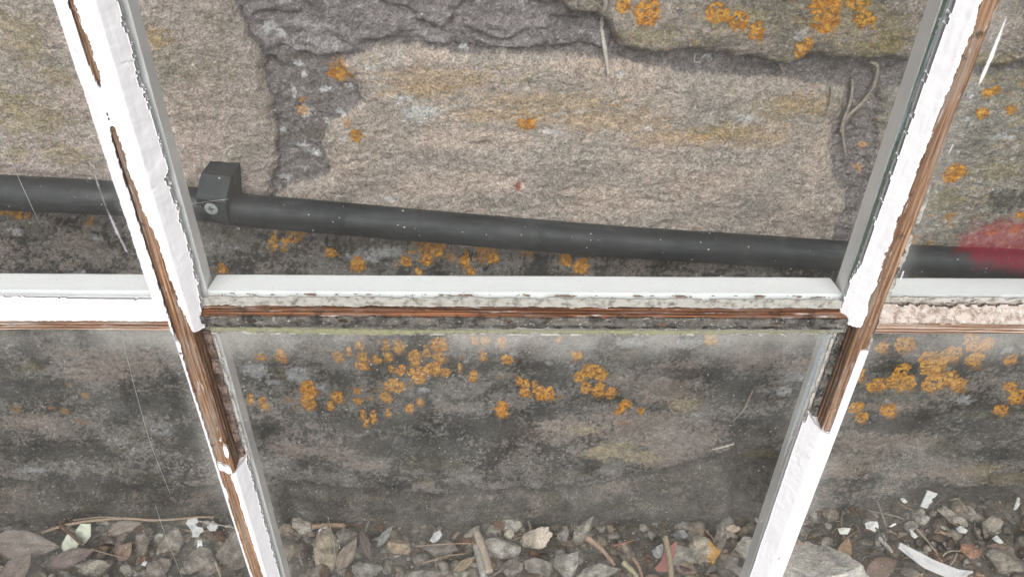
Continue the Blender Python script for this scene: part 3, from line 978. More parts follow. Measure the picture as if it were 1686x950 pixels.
# ---- scraps of leaf and stem worked into the chips: litter
LV, LF, LC, lo_ = [], [], [], 0
for i in range(900):
    x = RNG.uniform(-.62, .62) if i < 500 else (RNG.uniform(.2, .6) if i < 780 else RNG.uniform(-.6, -.25))
    y = RNG.uniform(-.06, .146)
    stem_ = RNG.random() < .45
    L_, W_ = (RNG.uniform(.008, .03), RNG.uniform(.0004, .001)) if stem_ else (RNG.uniform(.004, .013), RNG.uniform(.002, .005))
    u_ = np.linspace(-.5, .5, 7)
    bend = RNG.uniform(-.2, .2) * L_
    w_ = W_ * (np.ones(7) if stem_ else np.cos(u_ * 2.7) * (1 + .3 * RNG.normal(size=7)))
    V = []
    for k_ in range(7):
        yy_, zz_ = bend * math.cos(u_[k_] * 3), .12 * L_ * math.cos(u_[k_] * 3)
        V += [(u_[k_] * L_, yy_ - w_[k_], zz_), (u_[k_] * L_, yy_ + w_[k_], zz_ + .3 * w_[k_]), (u_[k_] * L_, yy_, zz_ - .0006 - .6 * W_ * stem_)]
    Q = []
    for k_ in range(6):
        b_ = 3 * k_
        Q += [(b_, b_ + 3, b_ + 4, b_ + 1), (b_ + 1, b_ + 4, b_ + 5, b_ + 2), (b_ + 2, b_ + 5, b_ + 3, b_)]
    V = rot(np.array(V), RNG.uniform(0, 6.28), RNG.uniform(-.6, .6), RNG.uniform(-.4, .4))
    k = [(118, 96, 82), (134, 116, 100), (100, 80, 68), (142, 132, 120), (96, 88, 80), (150, 122, 98)][RNG.integers(6)]
    LV.append(V + np.array([x, y, float(ground_h(x, y)) + RNG.uniform(.003, .009)]))
    LF.append(np.array(Q) + lo_)
    LC.append(lin(*k)[None] * RNG.uniform(.6, 1.1, (len(V), 1)))
    lo_ += len(V)
litter = build('leaf_litter', np.concatenate(LV), np.concatenate(LF), M_LEAF, None, np.concatenate(LC))
tag(litter, 'fine brown leaf litter and stems mixed into the stone chips', 'leaf litter', kind='stuff')

# ---- stones one can tell apart: px, py, half width and half height in photo pixels, turn, colour, label
HERO = [
    (500, 872, 30, 17, -.5, (168, 162, 158), 'pale angular stone chip nearest the foot of the left glazing bar'),
    (533, 912, 26, 46, .2, (166, 156, 142), 'tall mottled cream and grey stone chip beside the left glazing bar'),
    (570, 885, 22, 22, .4, (150, 145, 140), 'squarish grey stone chip under a long straw by the wall foot'),
    (480, 908, 34, 24, .1, (128, 120, 112), 'dull rounded grey stone chip half hidden by the left glazing bar'),
    (655, 902, 36, 24, .1, (162, 146, 124), 'tan stone chip crossed by a thin dark root'),
    (832, 908, 42, 22, -.2, (170, 167, 164), 'pale grey triangular stone chip beside two pale sticks'),
    (878, 888, 36, 20, .35, (158, 151, 144), 'wedge shaped grey stone chip with a pinkish white end'),
    (838, 882, 9, 12, .2, (190, 184, 168), 'small cream stone chip standing against the wall foot'),
    (927, 882, 15, 22, .1, (148, 144, 142), 'upright egg shaped grey stone chip by the elongated one'),
    (957, 880, 21, 38, -.6, (152, 148, 142), 'large elongated grey stone chip leaning with a twig across it'),
    (937, 932, 26, 36, .15, (176, 174, 172), 'broad light grey stone chip standing upright near the bottom edge'),
    (893, 935, 32, 20, -.3, (146, 142, 138), 'dark speckled grey stone chip with a ridged top'),
    (842, 940, 26, 18, .3, (134, 126, 122), 'lumpy brownish grey stone chip below the triangular one'),
    (990, 945, 40, 18, .2, (160, 157, 154), 'wide flat pale stone chip on the bottom edge of the photo'),
    (1032, 912, 17, 28, .2, (140, 130, 120), 'narrow brownish stone chip between two twigs'),
    (1083, 908, 13, 14, .0, (180, 184, 192), 'small round bluish white pebble beside the red shard'),
    (1128, 916, 34, 24, -.2, (162, 160, 154), 'rounded speckled grey stone chip right of the red shard'),
    (1162, 905, 28, 27, -.4, (184, 176, 164), 'whitish stone chip with an orange yellow stain'),
    (1185, 892, 12, 32, -.42, (160, 155, 148), 'long thin striped grey stone chip leaning on the stained one'),
    (1205, 873, 15, 9, .2, (186, 172, 160), 'small pinkish white chip against the footing stone'),
    (1122, 882, 20, 10, .4, (146, 150, 156), 'curved blue grey stone chip behind the red shard'),
    (1225, 905, 22, 24, .2, (176, 173, 170), 'pale flat stone chip tucked behind the right glazing bar'),
    (286, 893, 26, 42, -.25, (142, 135, 130), 'tall rough grey stone chip under the white notched flake'),
    (336, 918, 34, 30, .3, (134, 127, 122), 'chunky grey stone chip below the small grey flake'),
    (388, 905, 34, 44, -.2, (128, 122, 118), 'large dim grey stone chip touching the left glazing bar'),
    (160, 936, 40, 22, .2, (146, 142, 136), 'wide grey stone chip below the pale green scraps'),
    (202, 893, 20, 24, -.2, (130, 120, 116), 'grey stone chip leaning behind a small rust coloured leaf'),
    (232, 905, 17, 26, .1, (136, 128, 122), 'upright grey stone chip right of the rust coloured leaf'),
    (262, 935, 26, 20, -.2, (140, 132, 128), 'rough grey stone chip beside a tiny bright white fleck'),
    (700, 945, 40, 16, .1, (142, 138, 136), 'flat bluish grey stone chip on the bottom edge left of the sticks'),
    (610, 938, 30, 18, -.1, (148, 146, 144), 'flat silver grey stone chip below the brown leaf sliver'),
    (725, 905, 34, 22, .3, (130, 124, 120), 'dim grey slab shaped chip under the thin straight straw'),
    (1500, 868, 16, 11, .3, (150, 146, 142), 'grey chip among the brown debris in the lower right pane'),
    (1565, 852, 26, 20, -.5, (150, 144, 138), 'pale grey chip right of the broken white paint rectangle'),
    (1630, 870, 26, 16, .5, (146, 140, 132), 'slanting buff chip near the right edge of the debris heap'),
    (1655, 925, 34, 24, .2, (138, 132, 126), 'broad grey chip in the bottom right corner'),
    (1600, 905, 22, 16, -.3, (150, 112, 92), 'reddish brown chip above the pale wooden strip'),
    (1350, 800, 22, 12, .1, (146, 136, 126), 'buff chip lying high on the debris heap beside the right bar'),
]
for i, (px, py, rw, rh, tw, c, lb) in enumerate(HERO):
    p = gp(px, py, .008)
    mmx = .54 * .001
    a, b = rw * mmx * .9, rh * mmx * .9
    V, Fc = rock(40 + i * 3, (a * 1.08, b * 1.0, min(a, b) * .8), 4, 14, .07)
    # the broad side of the chip faces the photographer: tipped back between flat and upright
    V = rot(V, 0, R(38), 0)
    V = V @ np.array(Matrix.Rotation(tw, 3, Vector((0, -.77, .63)))).T
    patch = None
    if 'orange yellow' in lb:
        patch = ((.8, -.2, .1), (190, 142, 76))
    if 'pinkish white end' in lb:
        patch = ((.9, -.1, .1), (196, 180, 168))
    cc = rock_col(V, 300 + i, c, None, patch)
    o = build('stone_chip', V, Fc, M_ROCK, None, cc)
    o.location = (p[0], min(p[1], WY - .012), p[2] + .001)
    tag(o, lb, 'stone', 'loose stones at the wall foot')

# large pale slab of stone in the lower right
V, Fc = rock(915, (.050, .030, .034), 5, 7, .06)
sl = build('stone_slab', rot(V, .15, R(20), R(8)), Fc, M_ROCK, None, rock_col(V, 5, (212, 208, 206), (180, 176, 173)))
p = gp(1345, 945)
sl.location = (p[0], p[1], p[2] + .004)
tag(sl, 'large pale hump of stone lying at the bottom right of the glazing bar', 'stone')


def flake(name, pts, px, py, tilt, spin, c, label, cat, group, s=.54e-3, th=.0009, curl=.12, lift=.014, pos=None, mat=None):
    """A thin broken scrap: outline in photo pixels, given its own thickness and curl, lying on the debris."""
    bm = bmesh.new()
    bot = [bm.verts.new((x * s, y * s, 0)) for x, y in pts]
    f = bm.faces.new(bot)
    r = bmesh.ops.extrude_face_region(bm, geom=[f])
    for v in r['geom']:
        if isinstance(v, bmesh.types.BMVert):
            v.co.z += th
    bmesh.ops.recalc_face_normals(bm, faces=bm.faces)
    bmesh.ops.triangulate(bm, faces=bm.faces)
    bmesh.ops.subdivide_edges(bm, edges=bm.edges[:], cuts=2, use_grid_fill=True)
    mx = max(abs(v.co.x) for v in bm.verts) + 1e-6
    for v in bm.verts:
        v.co.z += curl * v.co.x ** 2 / mx + .0003 * float(noise2(np.array([v.co.x * 500]), np.array([v.co.y * 500]), len(pts))[0])
    V = np.array([tuple(v.co) for v in bm.verts])
    Fc = np.array([[v.index for v in f.verts] for f in bm.faces])
    bm.free()
    n = fbm(V[:, 0] * 1000, V[:, 1] * 1000, 6, 3, 111)
    cc = lin(*c) * (1 + .16 * n)[:, None] * (1 - .45 * smooth(.15, .6, fbm(V[:, 0] * 1000 + 50, V[:, 1] * 1000, 4, 3, 113)))[:, None]
    V = rot(V, spin)
    V = rot(V, 0, tilt)
    o = build(name, V, Fc, mat or M_FLAKE, None, np.clip(cc, 0, .85), False)
    p = pos if pos is not None else gp(px, py, lift)
    o.location = tuple(p)
    return tag(o, label, cat, group)


FG = 'flakes of white paint on the ground'
W1 = (172, 170, 170)
flake('paint_flake', [(-13, 9), (-10, 14), (4, 15), (6, 8), (2, 5), (3, 1), (12, -1), (13, -7), (6, -10), (3, -15), (-6, -14), (-5, -6), (-9, 2)], 322, 868, R(48), .15, W1, 'white paint flake with a deep notch beside the left glazing bar', 'paint flake', FG)
flake('paint_flake', [(-9, -2), (-1, 8), (9, 1), (4, -8), (-4, -8)], 351, 865, R(48), .0, W1, 'small kite shaped white flake right of the notched one', 'paint flake', FG)
flake('paint_flake', [(-4, -6), (-2, 6), (4, 5), (4, -4)], 329, 895, R(40), .2, (200, 198, 200), 'small grey white flake below the notched one', 'paint flake', FG)
flake('paint_flake', [(-5, -2), (0, 4), (5, 2), (2, -4)], 238, 927, R(40), .0, W1, 'tiny bright white fleck on the chips at bottom left', 'paint flake', FG, lift=.014)
flake('paint_flake', [(-10, -3), (-2, 7), (7, 10), (10, 3), (1, -7), (-6, -8)], 718, 884, R(42), .1, W1, 'white paint flake with a torn corner near the dark footing stone', 'paint flake', FG)
flake('paint_flake', [(-9, -6), (-5, 3), (9, 6), (4, 0), (-2, -4), (-6, -9)], 531, 873, R(42), .1, (222, 220, 218), 'slim white flake behind the angular pale chip', 'paint flake', FG, lift=.014)
flake('paint_flake', [(-3, 7), (2, 6), (4, -7), (0, -8)], 556, 895, R(42), .1, (222, 220, 218), 'narrow white sliver beside the tall mottled chip', 'paint flake', FG, lift=.014)
flake('paint_flake', [(-13, -10), (-2, 15), (13, 10), (9, 4), (5, 2), (6, -3), (2, -7), (-2, -14)], 1528, 822, R(55), .0, (176, 174, 173), 'broken white paint rectangle with a bitten edge', 'paint flake', FG, lift=.0115)
flake('paint_flake', [(-6, 3), (0, 4), (6, -2), (2, -5), (-3, -1)], 1487, 823, R(55), .0, (172, 169, 167), 'small white flake left of the broken rectangle', 'paint flake', FG, lift=.0115)
flake('paint_flake', [(-12, 6), (-4, 8), (8, 7), (9, -3), (2, -9), (-4, -4), (-10, -2)], 1436, 866, R(50), .1, (186, 182, 180), 'greyish shell shaped flake on the debris beside the right bar', 'paint flake', FG, lift=.0115)
flake('paint_flake', [(-10, 2), (0, 5), (10, 6), (7, -4), (-4, -6)], 1388, 873, R(50), -.2, (186, 182, 176), 'dull grey flake nearest the right glazing bar', 'paint flake', FG, lift=.0115)
flake('paint_flake', [(-7, 7), (-2, 5), (7, -5), (2, -8), (-3, -4)], 1503, 877, R(50), .0, (172, 169, 167), 'white folded flake below the broken rectangle', 'paint flake', FG, lift=.0115)
flake('paint_flake', [(-10, 2), (-2, 6), (9, -1), (5, -6), (-4, -4)], 1583, 871, R(50), .0, (172, 169, 167), 'white leaf shaped flake on the slanting debris', 'paint flake', FG, lift=.0115)
flake('paint_flake', [(-9, 3), (0, 7), (9, -4), (4, -6), (-3, -2)], 1641, 888, R(50), .0, (172, 169, 167), 'white flake just left of the right edge of the photo', 'paint flake', FG, lift=.0115)
flake('paint_flake', [(-5, -9), (1, 10), (4, 10), (4, -2), (0, -9)], 1673, 829, R(55), .0, (172, 169, 167), 'upright white sliver at the right edge of the photo', 'paint flake', FG, lift=.0115)
flake('paint_flake', [(-6, -1), (5, 1), (7, -1), (-2, -3)], 1468, 863, R(50), .3, (220, 216, 210), 'thin white splinter between two grey flakes', 'paint flake', FG, lift=.0115)
flake('lichen_scrap', [(-15, -4), (-6, 12), (4, 12), (13, -2), (6, -12), (-10, -16)], 118, 892, R(45), .1, (178, 180, 164), 'pale green scrap left of the dark twig', 'lichen scrap', None, lift=.016)
flake('lichen_scrap', [(-12, 2), (-4, 14), (12, 14), (13, -4), (4, -16), (-6, -10)], 137, 877, R(45), .0, (184, 186, 168), 'pale green scrap right of the dark twig', 'lichen scrap', None, lift=.016)
flake('wood_strip', [(-46, 22), (-42, 30), (4, 6), (40, -8), (60, -10), (62, -26), (38, -26), (-10, -6)], 1530, 927, R(40), .0, (178, 174, 176), 'long pale painted wooden strip lying across the debris', 'wood strip', None, lift=.012, th=.0025, curl=.02)
flake('tile_shard', [(-24, -22), (-10, -8), (-4, 8), (8, 20), (24, 32), (20, 6), (10, -12), (2, -30), (-18, -30)], 1095, 915, R(40), .0, (140, 82, 72), 'red brown shard lying under a pale twig', 'shard', None, lift=.010, th=.004, curl=.05, s=.4e-3)


def leaf(px, py, L, Wd, spin, tilt, c, label, lift=.012):
    """A dead leaf: a curved blade with a midrib and a curled rim."""
    n, mm = 26, 15
    t = np.linspace(0, 1, n)[:, None] * np.ones((1, mm))
    s = np.linspace(-1, 1, mm)[None, :] * np.ones((n, 1))
    w = Wd * np.sin(np.pi * np.clip(t * .98 + .01, 0, 1) ** .85) * (1 + .14 * fbm(t * 40, s * 3, 9, 3, int(px) % 30))
    x, y = (t - .5) * L, s * w
    z = .16 * L * (s * s) * .5 - .10 * L * (t - .5) ** 2 - .02 * L * np.exp(-(s / .10) ** 2) + .03 * L * fbm(t * 30, s * 10, 9, 3, 5)
    V = np.stack([x, y, z], -1).reshape(-1, 3)
    V = rot(rot(V, spin), 0, tilt)
    B = V - np.array([0, 0, .0005])
    nn = fbm(t * 60, s * 30, 14, 4, int(py) % 30)
    c = tuple(np.array(c) * .45 + np.mean(c) * .45)
    cc = (lin(*c)[None, None] * (1 + .5 * nn)[..., None] * (1 - .3 * np.exp(-(s / .06) ** 2))[..., None])
    o = relief('dead_leaf', V.reshape(n, mm, 3), B.reshape(n, mm, 3), np.ones((n - 1, mm - 1), bool), M_LEAF, None, cc)
    o.location = tuple(gp(px, py, lift))
    return tag(o, label, 'leaf', 'dead leaves on the gravel')


leaf(42, 896, .058, .012, -.05, R(42), (142, 118, 106), 'broad brown dead leaf pointing right at the lower left edge', .018)
leaf(28, 940, .034, .010, .9, R(38), (128, 98, 88), 'reddish brown dead leaf in the bottom left corner', .018)
leaf(118, 918, .040, .007, .35, R(36), (124, 92, 84), 'dark reddish leaf below the pale green scraps', .015)
leaf(206, 907, .018, .006, 1.0, R(42), (150, 104, 82), 'small rust coloured leaf between grey chips', .018)
leaf(205, 868, .030, .006, .3, R(45), (146, 118, 100), 'curled tan leaf under the long straw', .012)
leaf(572, 912, .030, .0065, 1.05, R(42), (158, 126, 104), 'brown leaf sliver standing right of the mottled chip', .016)
leaf(603, 898, .030, .004, -1.2, R(42), (112, 84, 72), 'dark brown leaf leaning beside the tan chip', .014)
leaf(634, 882, .022, .0035, .95, R(45), (140, 134, 128), 'grey narrow leaf above the tan chip', .016)
leaf(765, 928, .022, .004, .6, R(42), (160, 126, 88), 'small amber leaf left of the two pale sticks', .014)
leaf(1390, 905, .022, .006, 1.2, R(45), (170, 116, 64), 'small orange brown leaf above the pale slab', .008)
leaf(1450, 935, .030, .009, .4, R(40), (128, 84, 62), 'russet leaf right of the pale slab', .008)
leaf(1640, 905, .018, .006, .2, R(45), (142, 96, 74), 'rusty leaf on the debris below the right edge', .008)
leaf(1130, 935, .020, .006, -.3, R(40), (150, 106, 78), 'brown leaf below the rounded speckled chip', .006)


def twig(pts, r, c, label, seed, lift=.016, taper=.6, cat='twig', group='twigs on the gravel', name='twig'):
    P = [gp(px, py, lift) for px, py in pts]
    rr = [r * (1 - (1 - taper) * i / (len(P) - 1)) for i in range(len(P))]
    n_per, seg = 6, 8
    o = tube(name, P, rr, M_TWIG, None, seg, None, .07, seed, None, n_per)
    nV = len(o.data.vertices)
    ca = o.data.color_attributes.new('Col', 'FLOAT_COLOR', 'POINT')
    q = np.random.default_rng(seed).uniform(.75, 1.2, nV)
    cc = np.ones((nV, 4), np.float32)
    cc[:, :3] = lin(*c)[None] * q[:, None]
    ca.data.foreach_set('color', cc.ravel())
    return tag(o, label, cat, group)


twig([(68, 877), (108, 864), (160, 856), (205, 853), (260, 856), (330, 851), (352, 851)], .0014, (146, 124, 106), 'long straw along the wall foot in the lower left pane', 1, .020)
twig([(120, 856), (165, 851), (200, 852)], .0006, (140, 122, 108), 'thin straw above the start of the long one', 2, .022)
twig([(100, 864), (118, 880), (134, 896)], .0019, (86, 58, 44), 'short dark brown twig between the green scraps', 3, .021)
twig([(318, 856), (352, 862), (388, 869)], .0007, (160, 150, 140), 'thin straw behind the white kite shaped flake', 4, .018)
twig([(150, 903), (180, 912), (210, 918)], .0008, (130, 112, 96), 'thin curved stem below the small tan chip', 5, .019)
twig([(514, 867), (545, 864), (568, 865)], .0022, (150, 124, 104), 'straight straw lying behind the angular pale chip', 6, .013, .8)
twig([(618, 910), (650, 912), (672, 914)], .0007, (66, 58, 54), 'thin dark root lying over the tan chip', 7, .024)
twig([(684, 899), (735, 895), (786, 894)], .0006, (156, 128, 110), 'thin straight straw left of the two sticks', 8, .021)
twig([(696, 927), (735, 915), (768, 911)], .0008, (136, 116, 102), 'curved thin straw below the straight one', 9, .020)
twig([(785, 877), (796, 905), (806, 942)], .0036, (164, 148, 134), 'thick pinkish stick leaning right of the grey one', 10, .021, .9)
twig([(783, 897), (790, 922), (797, 950)], .0030, (150, 146, 140), 'thick grey stick leaning left of the pinkish one', 11, .019, .95)
twig([(966, 884), (992, 905), (1012, 930)], .0026, (150, 122, 104), 'brown twig propped on the elongated grey chip', 12, .024, .5)
twig([(1095, 884), (1102, 915), (1106, 952)], .0024, (156, 136, 114), 'pale brown twig crossing the red shard', 13, .026, .9)
twig([(1042, 918), (1052, 932), (1058, 952)], .0018, (146, 116, 98), 'short curved brown stem below the narrow chip', 14, .020)
twig([(1026, 925), (1040, 938), (1050, 950)], .0026, (158, 148, 124), 'stubby pale stem on the bottom edge', 15, .018)
twig([(1010, 898), (1030, 893), (1044, 888)], .0010, (140, 96, 80), 'thin reddish stem above the narrow brown chip', 16, .018)
twig([(1505, 866), (1535, 900), (1560, 940)], .0010, (138, 124, 110), 'thin dry stem slanting over the debris heap', 17, .010)
twig([(1432, 795), (1450, 840), (1460, 868)], .0010, (140, 128, 116), 'thin bent stem high on the debris heap', 18, .006)
twig([(1448, 885), (1462, 900), (1470, 908)], .0022, (166, 160, 156), 'stubby grey stem left of the pale strip', 19, .008)
twig([(355, 925), (362, 945), (366, 960)], .0011, (160, 148, 130), 'pale straw on the bottom edge beside the left bar', 20, .020)


def root(pts, rads, c, label, seed, out=.006):
    P = []
    for px, py in pts:
        x, z = wp(px, py, WY - .004)
        P.append((x / 1000, WY - float(hw(np.array([x]), np.array([z]))[0]) / 1000 - out, z / 1000))
    o = tube('dry_root', P, [q * .78 for q in rads], M_TWIG, None, 8, None, .1, seed, None, 6)
    nV = len(o.data.vertices)
    ca = o.data.color_attributes.new('Col', 'FLOAT_COLOR', 'POINT')
    cc = np.ones((nV, 4), np.float32)
    cc[:, :3] = lin(*c)[None] * np.random.default_rng(seed).uniform(.75, 1.2, nV)[:, None]
    ca.data.foreach_set('color', cc.ravel())
    return tag(o, label, 'root', 'dry roots clinging to the stones')


root([(993, -45), (995, 0), (992, 45), (996, 80), (1002, 124)], [.0017, .0018, .0016, .0017, .0012], (170, 162, 156), 'pale root hanging from the top across the rough stone', 31, .003)
root([(1409, 138), (1408, 175), (1396, 205), (1390, 228)], [.0009, .0013, .0013, .0008], (150, 140, 132), 'straight dry root in the joint, left of a pair', 32, .0025)
root([(1436, 108), (1449, 116), (1444, 150), (1428, 178), (1404, 198), (1394, 222), (1397, 265)], [.0012, .0015, .0013, .0013, .0012, .0013, .0006], (146, 136, 126), 'bent dry root crossing the joint, right of a pair', 33, .003)
root([(1372, 145), (1370, 165), (1360, 192)], [.0007, .0012, .0005], (138, 126, 116), 'short fuzzy root left of the joint', 34, .002)
root([(1284, 105), (1290, 116), (1296, 130)], [.0009, .0011, .0004], (160, 150, 142), 'tiny root tip in the dark upper joint', 35, .003)
root([(1148, 95), (1146, 108), (1156, 110)], [.0005, .0006, .0004], (176, 168, 160), 'whitish root wisp in the dark upper joint', 36, .004)
root([(1238, 640), (1230, 660), (1222, 675), (1206, 690)], [.0007, .0010, .0009, .0005], (132, 120, 110), 'thin brown root on the dark lower stone', 37, .002)
root([(1208, 728), (1190, 733), (1172, 738)], [.0007, .0009, .0005], (180, 172, 162), 'pale root fibre over the bulging footing stone', 38, .003)

# ================================================================== PIPE AND CLIP
PY = .134
PIPE_PX = [(-1700, 180, .128), (-340, 288, .120), (-60, 313, .126), (120, 323, .128), (250, 331, .130), (330, 337, .132), (400, 346, PY), (500, 355, PY), (640, 367, .136), (800, 381, .137), (1000, 397, .138), (1120, 405, .138), (1250, 413, .138),
           (1400, 423, .138), (1540, 430, .138), (1700, 436, .138), (2100, 446, .138), (3900, 492, .138)]
pts = [at(px, py, Y=yy) for px, py, yy in PIPE_PX]
pipe = tube('water_pipe', pts, [.0104, .0104, .0104, .0103, .0101, .0100] + [.0100] * (len(pts) - 6), M_PIPE, None, 32, None, 0, 0, None, 16)
nV = len(pipe.data.vertices)
ca = pipe.data.color_attributes.new('Col', 'FLOAT_COLOR', 'POINT')
cc = np.ones((nV, 4), np.float32)
cc[:, :3] = lin(27, 30, 33)
ca.data.foreach_set('color', cc.ravel())
tag(pipe, 'black plastic water pipe sloping across the stone wall behind the sash', 'pipe')

clip = bpy.data.objects.new('pipe_clip', None)
c0 = at(364, 330, Y=.132)
clip.location = (c0[0], .150, c0[2])
clip.scale = (.71, .86, .70)
clip.rotation_euler = (0, R(5.5), R(-6))
col.objects.link(clip)
tag(clip, 'square black plastic clip screwed to the wall holding the pipe', 'pipe clip')


def clip_profile(name, prof, w, parent, col_):
    """Extrude a side profile of (y, z) points to width w."""
    bm = bmesh.new()
    a = [bm.verts.new((-w / 2, y, z)) for y, z in prof]
    f = bm.faces.new(a)
    r = bmesh.ops.extrude_face_region(bm, geom=[f])
    for v in r['geom']:
        if isinstance(v, bmesh.types.BMVert):
            v.co.x += w
    bmesh.ops.recalc_face_normals(bm, faces=bm.faces)
    bmesh.ops.bevel(bm, geom=bm.edges[:], offset=.0007, segments=2, profile=.6, affect='EDGES')
    V = np.array([tuple(v.co) for v in bm.verts])
    fs = {}
    for f in bm.faces:
        fs.setdefault(len(f.verts), []).append([v.index for v in f.verts])
    bm.free()
    return build(name, V, [np.array(v) for v in fs.values()], M_PIPE, parent, np.broadcast_to(lin(*col_), (len(V), 3)), False)


# base block against the wall, and the cap that closes over the pipe in front of it
clip_profile('clip_base', [(-.0155, -.0165), (-.0155, .0235), (.006, .0235), (.006, -.0165)], .0245, clip, (38, 40, 43))
clip_profile('clip_cap', [(-.0160, -.0165), (-.0160, .0235), (-.0185, .0232), (-.0305, .0120), (-.0320, .0085), (-.0320, -.0100), (-.0285, -.0165)], .0250, clip, (40, 42, 45))
# the screw: a domed head with a cross slot cut in
ths = np.linspace(0, 2 * np.pi, 49)
rs = np.linspace(0, .0056, 21)
Rg, Tg = np.meshgrid(rs, ths, indexing='ij')
sx_, sz_ = Rg * np.cos(Tg), Rg * np.sin(Tg)
dome = .0011 * np.sqrt(np.clip(1 - (Rg / .0059) ** 2, 0, 1))
a_ = R(20)
u_, v_ = sx_ * math.cos(a_) + sz_ * math.sin(a_), -sx_ * math.sin(a_) + sz_ * math.cos(a_)
slot = ((np.abs(u_) < .00055) & (np.abs(v_) < .0026)) | ((np.abs(v_) < .00055) & (np.abs(u_) < .0026))
dome = dome - .0009 * slot
scol = np.where(slot[..., None], lin(40, 40, 42), lin(140, 142, 146))
sV = np.stack([sx_ - .0005, -.0322 - dome, sz_ + .0005], -1)
sB = np.stack([sx_ - .0005, np.full_like(dome, -.0315), sz_ + .0005], -1)
relief('screw', sV, sB, np.ones((len(rs) - 1, len(ths) - 1), bool), M_STEEL, clip, scol)

# ================================================================== THE WINDOW SASH
sash = bpy.data.objects.new('window_sash', None)
sash.location = (0, 0, 0)
col.objects.link(sash)
tag(sash, 'old white timber window sash with peeling paint and missing putty', 'window')
XL, XR, ZH = -141.0, 167.3, 365.2           # centre lines of the bars, mm
SIGHT = 10.0                                 # rebate reaches this far from a centre line
XB = [XL - 308.3, XL, XR, XR + 308.3]
ZT, ZB = 695.0, 48.0


def to_world(s, t, d, c, vert):
    """Bar coordinates (across, along, outwards; mm) to metres."""
    return np.stack([s + c, -d, t], -1) / 1000 if vert else np.stack([t, -d, s + c], -1) / 1000


def core(name, c, t0, t1, vert, p, hw_, mat, label=None, wear=.35, seed=0, cols=None):
    """The wooden tongue between two panes: its front stands p mm out of the glass; swept with grain and wear."""
    prof = [(-hw_, -3.0)]
    for d in np.arange(-2.4, p - .8, .6):
        prof.append((-hw_, d))
    for a in np.linspace(180, 90, 6):
        prof.append((-hw_ + .9 + .9 * math.cos(R(a)), p - .9 + .9 * math.sin(R(a))))
    for s in np.arange(-hw_ + 1.1, hw_ - 1.0, .3):
        prof.append((s, p))
    prof += [(-s, d) for s, d in prof[::-1] if s < -hw_ + 1.0 or d < p]
    prof = np.array(prof)
    t = np.arange(t0, t1 + .01, .8)
    S = np.broadcast_to(prof[:, 0], (len(t), len(prof))).copy()
    D = np.broadcast_to(prof[:, 1], (len(t), len(prof))).copy()
    T = np.broadcast_to(t[:, None], S.shape).copy()
    arc = np.cumsum(np.hypot(np.diff(prof[:, 0], prepend=prof[0, 0]), np.diff(prof[:, 1], prepend=prof[0, 1])))
    A2 = np.broadcast_to(arc, S.shape)
    ridge = fbm(A2 + 1.5 * fbm(T, A2, 60, 2, seed + 2), T, 1.7, 2, seed + 1, sy=40)
    lump = fbm(A2, T, 12, 3, seed + 5, sy=4)
    front = smooth(-1, p - 1, D)
    D = D + front * (wear * .55 * ridge + wear * 1.0 * lump - .25)
    S = S * (1 - .02 * front * (1 + ridge)) + .25 * fbm(T, A2 * 0, 40, 2, seed + 9)
    n, mm = S.shape
    V = to_world(S, T, D, c, vert)
    F = grid_faces(n, mm)
    o = build(name, V.reshape(-1, 3), F, mat, sash, cols, True, label)
    return o


def moulding(parent, c, t0, t1, vert, mat=None):
    """The tapered inner half of a bar, behind the glass, with softly rounded shoulders."""
    prof = [(-10.2, 3.3), (-9.6, 6.0), (-8.9, 9.5), (-8.0, 14.0), (-7.1, 18.6), (-6.4, 19.9), (-5.0, 20.3), (5.0, 20.3), (6.4, 19.9), (7.1, 18.6), (8.0, 14.0), (8.9, 9.5), (9.6, 6.0), (10.2, 3.3)]
    t = np.arange(t0, t1 + .01, 3.0)
    prof = np.array(prof + [prof[0]])
    S = np.broadcast_to(prof[:, 0], (len(t), len(prof)))
    D = np.broadcast_to(-prof[:, 1], S.shape)
    T = np.broadcast_to(t[:, None], S.shape)
    S = S + .15 * fbm(T, S, 30, 2, 3)
    return build('moulding', to_world(S, T, D, c, vert).reshape(-1, 3), grid_faces(len(t), len(prof)), mat or M_MOULD, parent, None, False)


def interp(tab, t):
    """tab: list of (t, v); value at t, held beyond the ends."""
    tab = sorted(tab)
    return np.interp(t, [a for a, _ in tab], [b for _, b in tab])


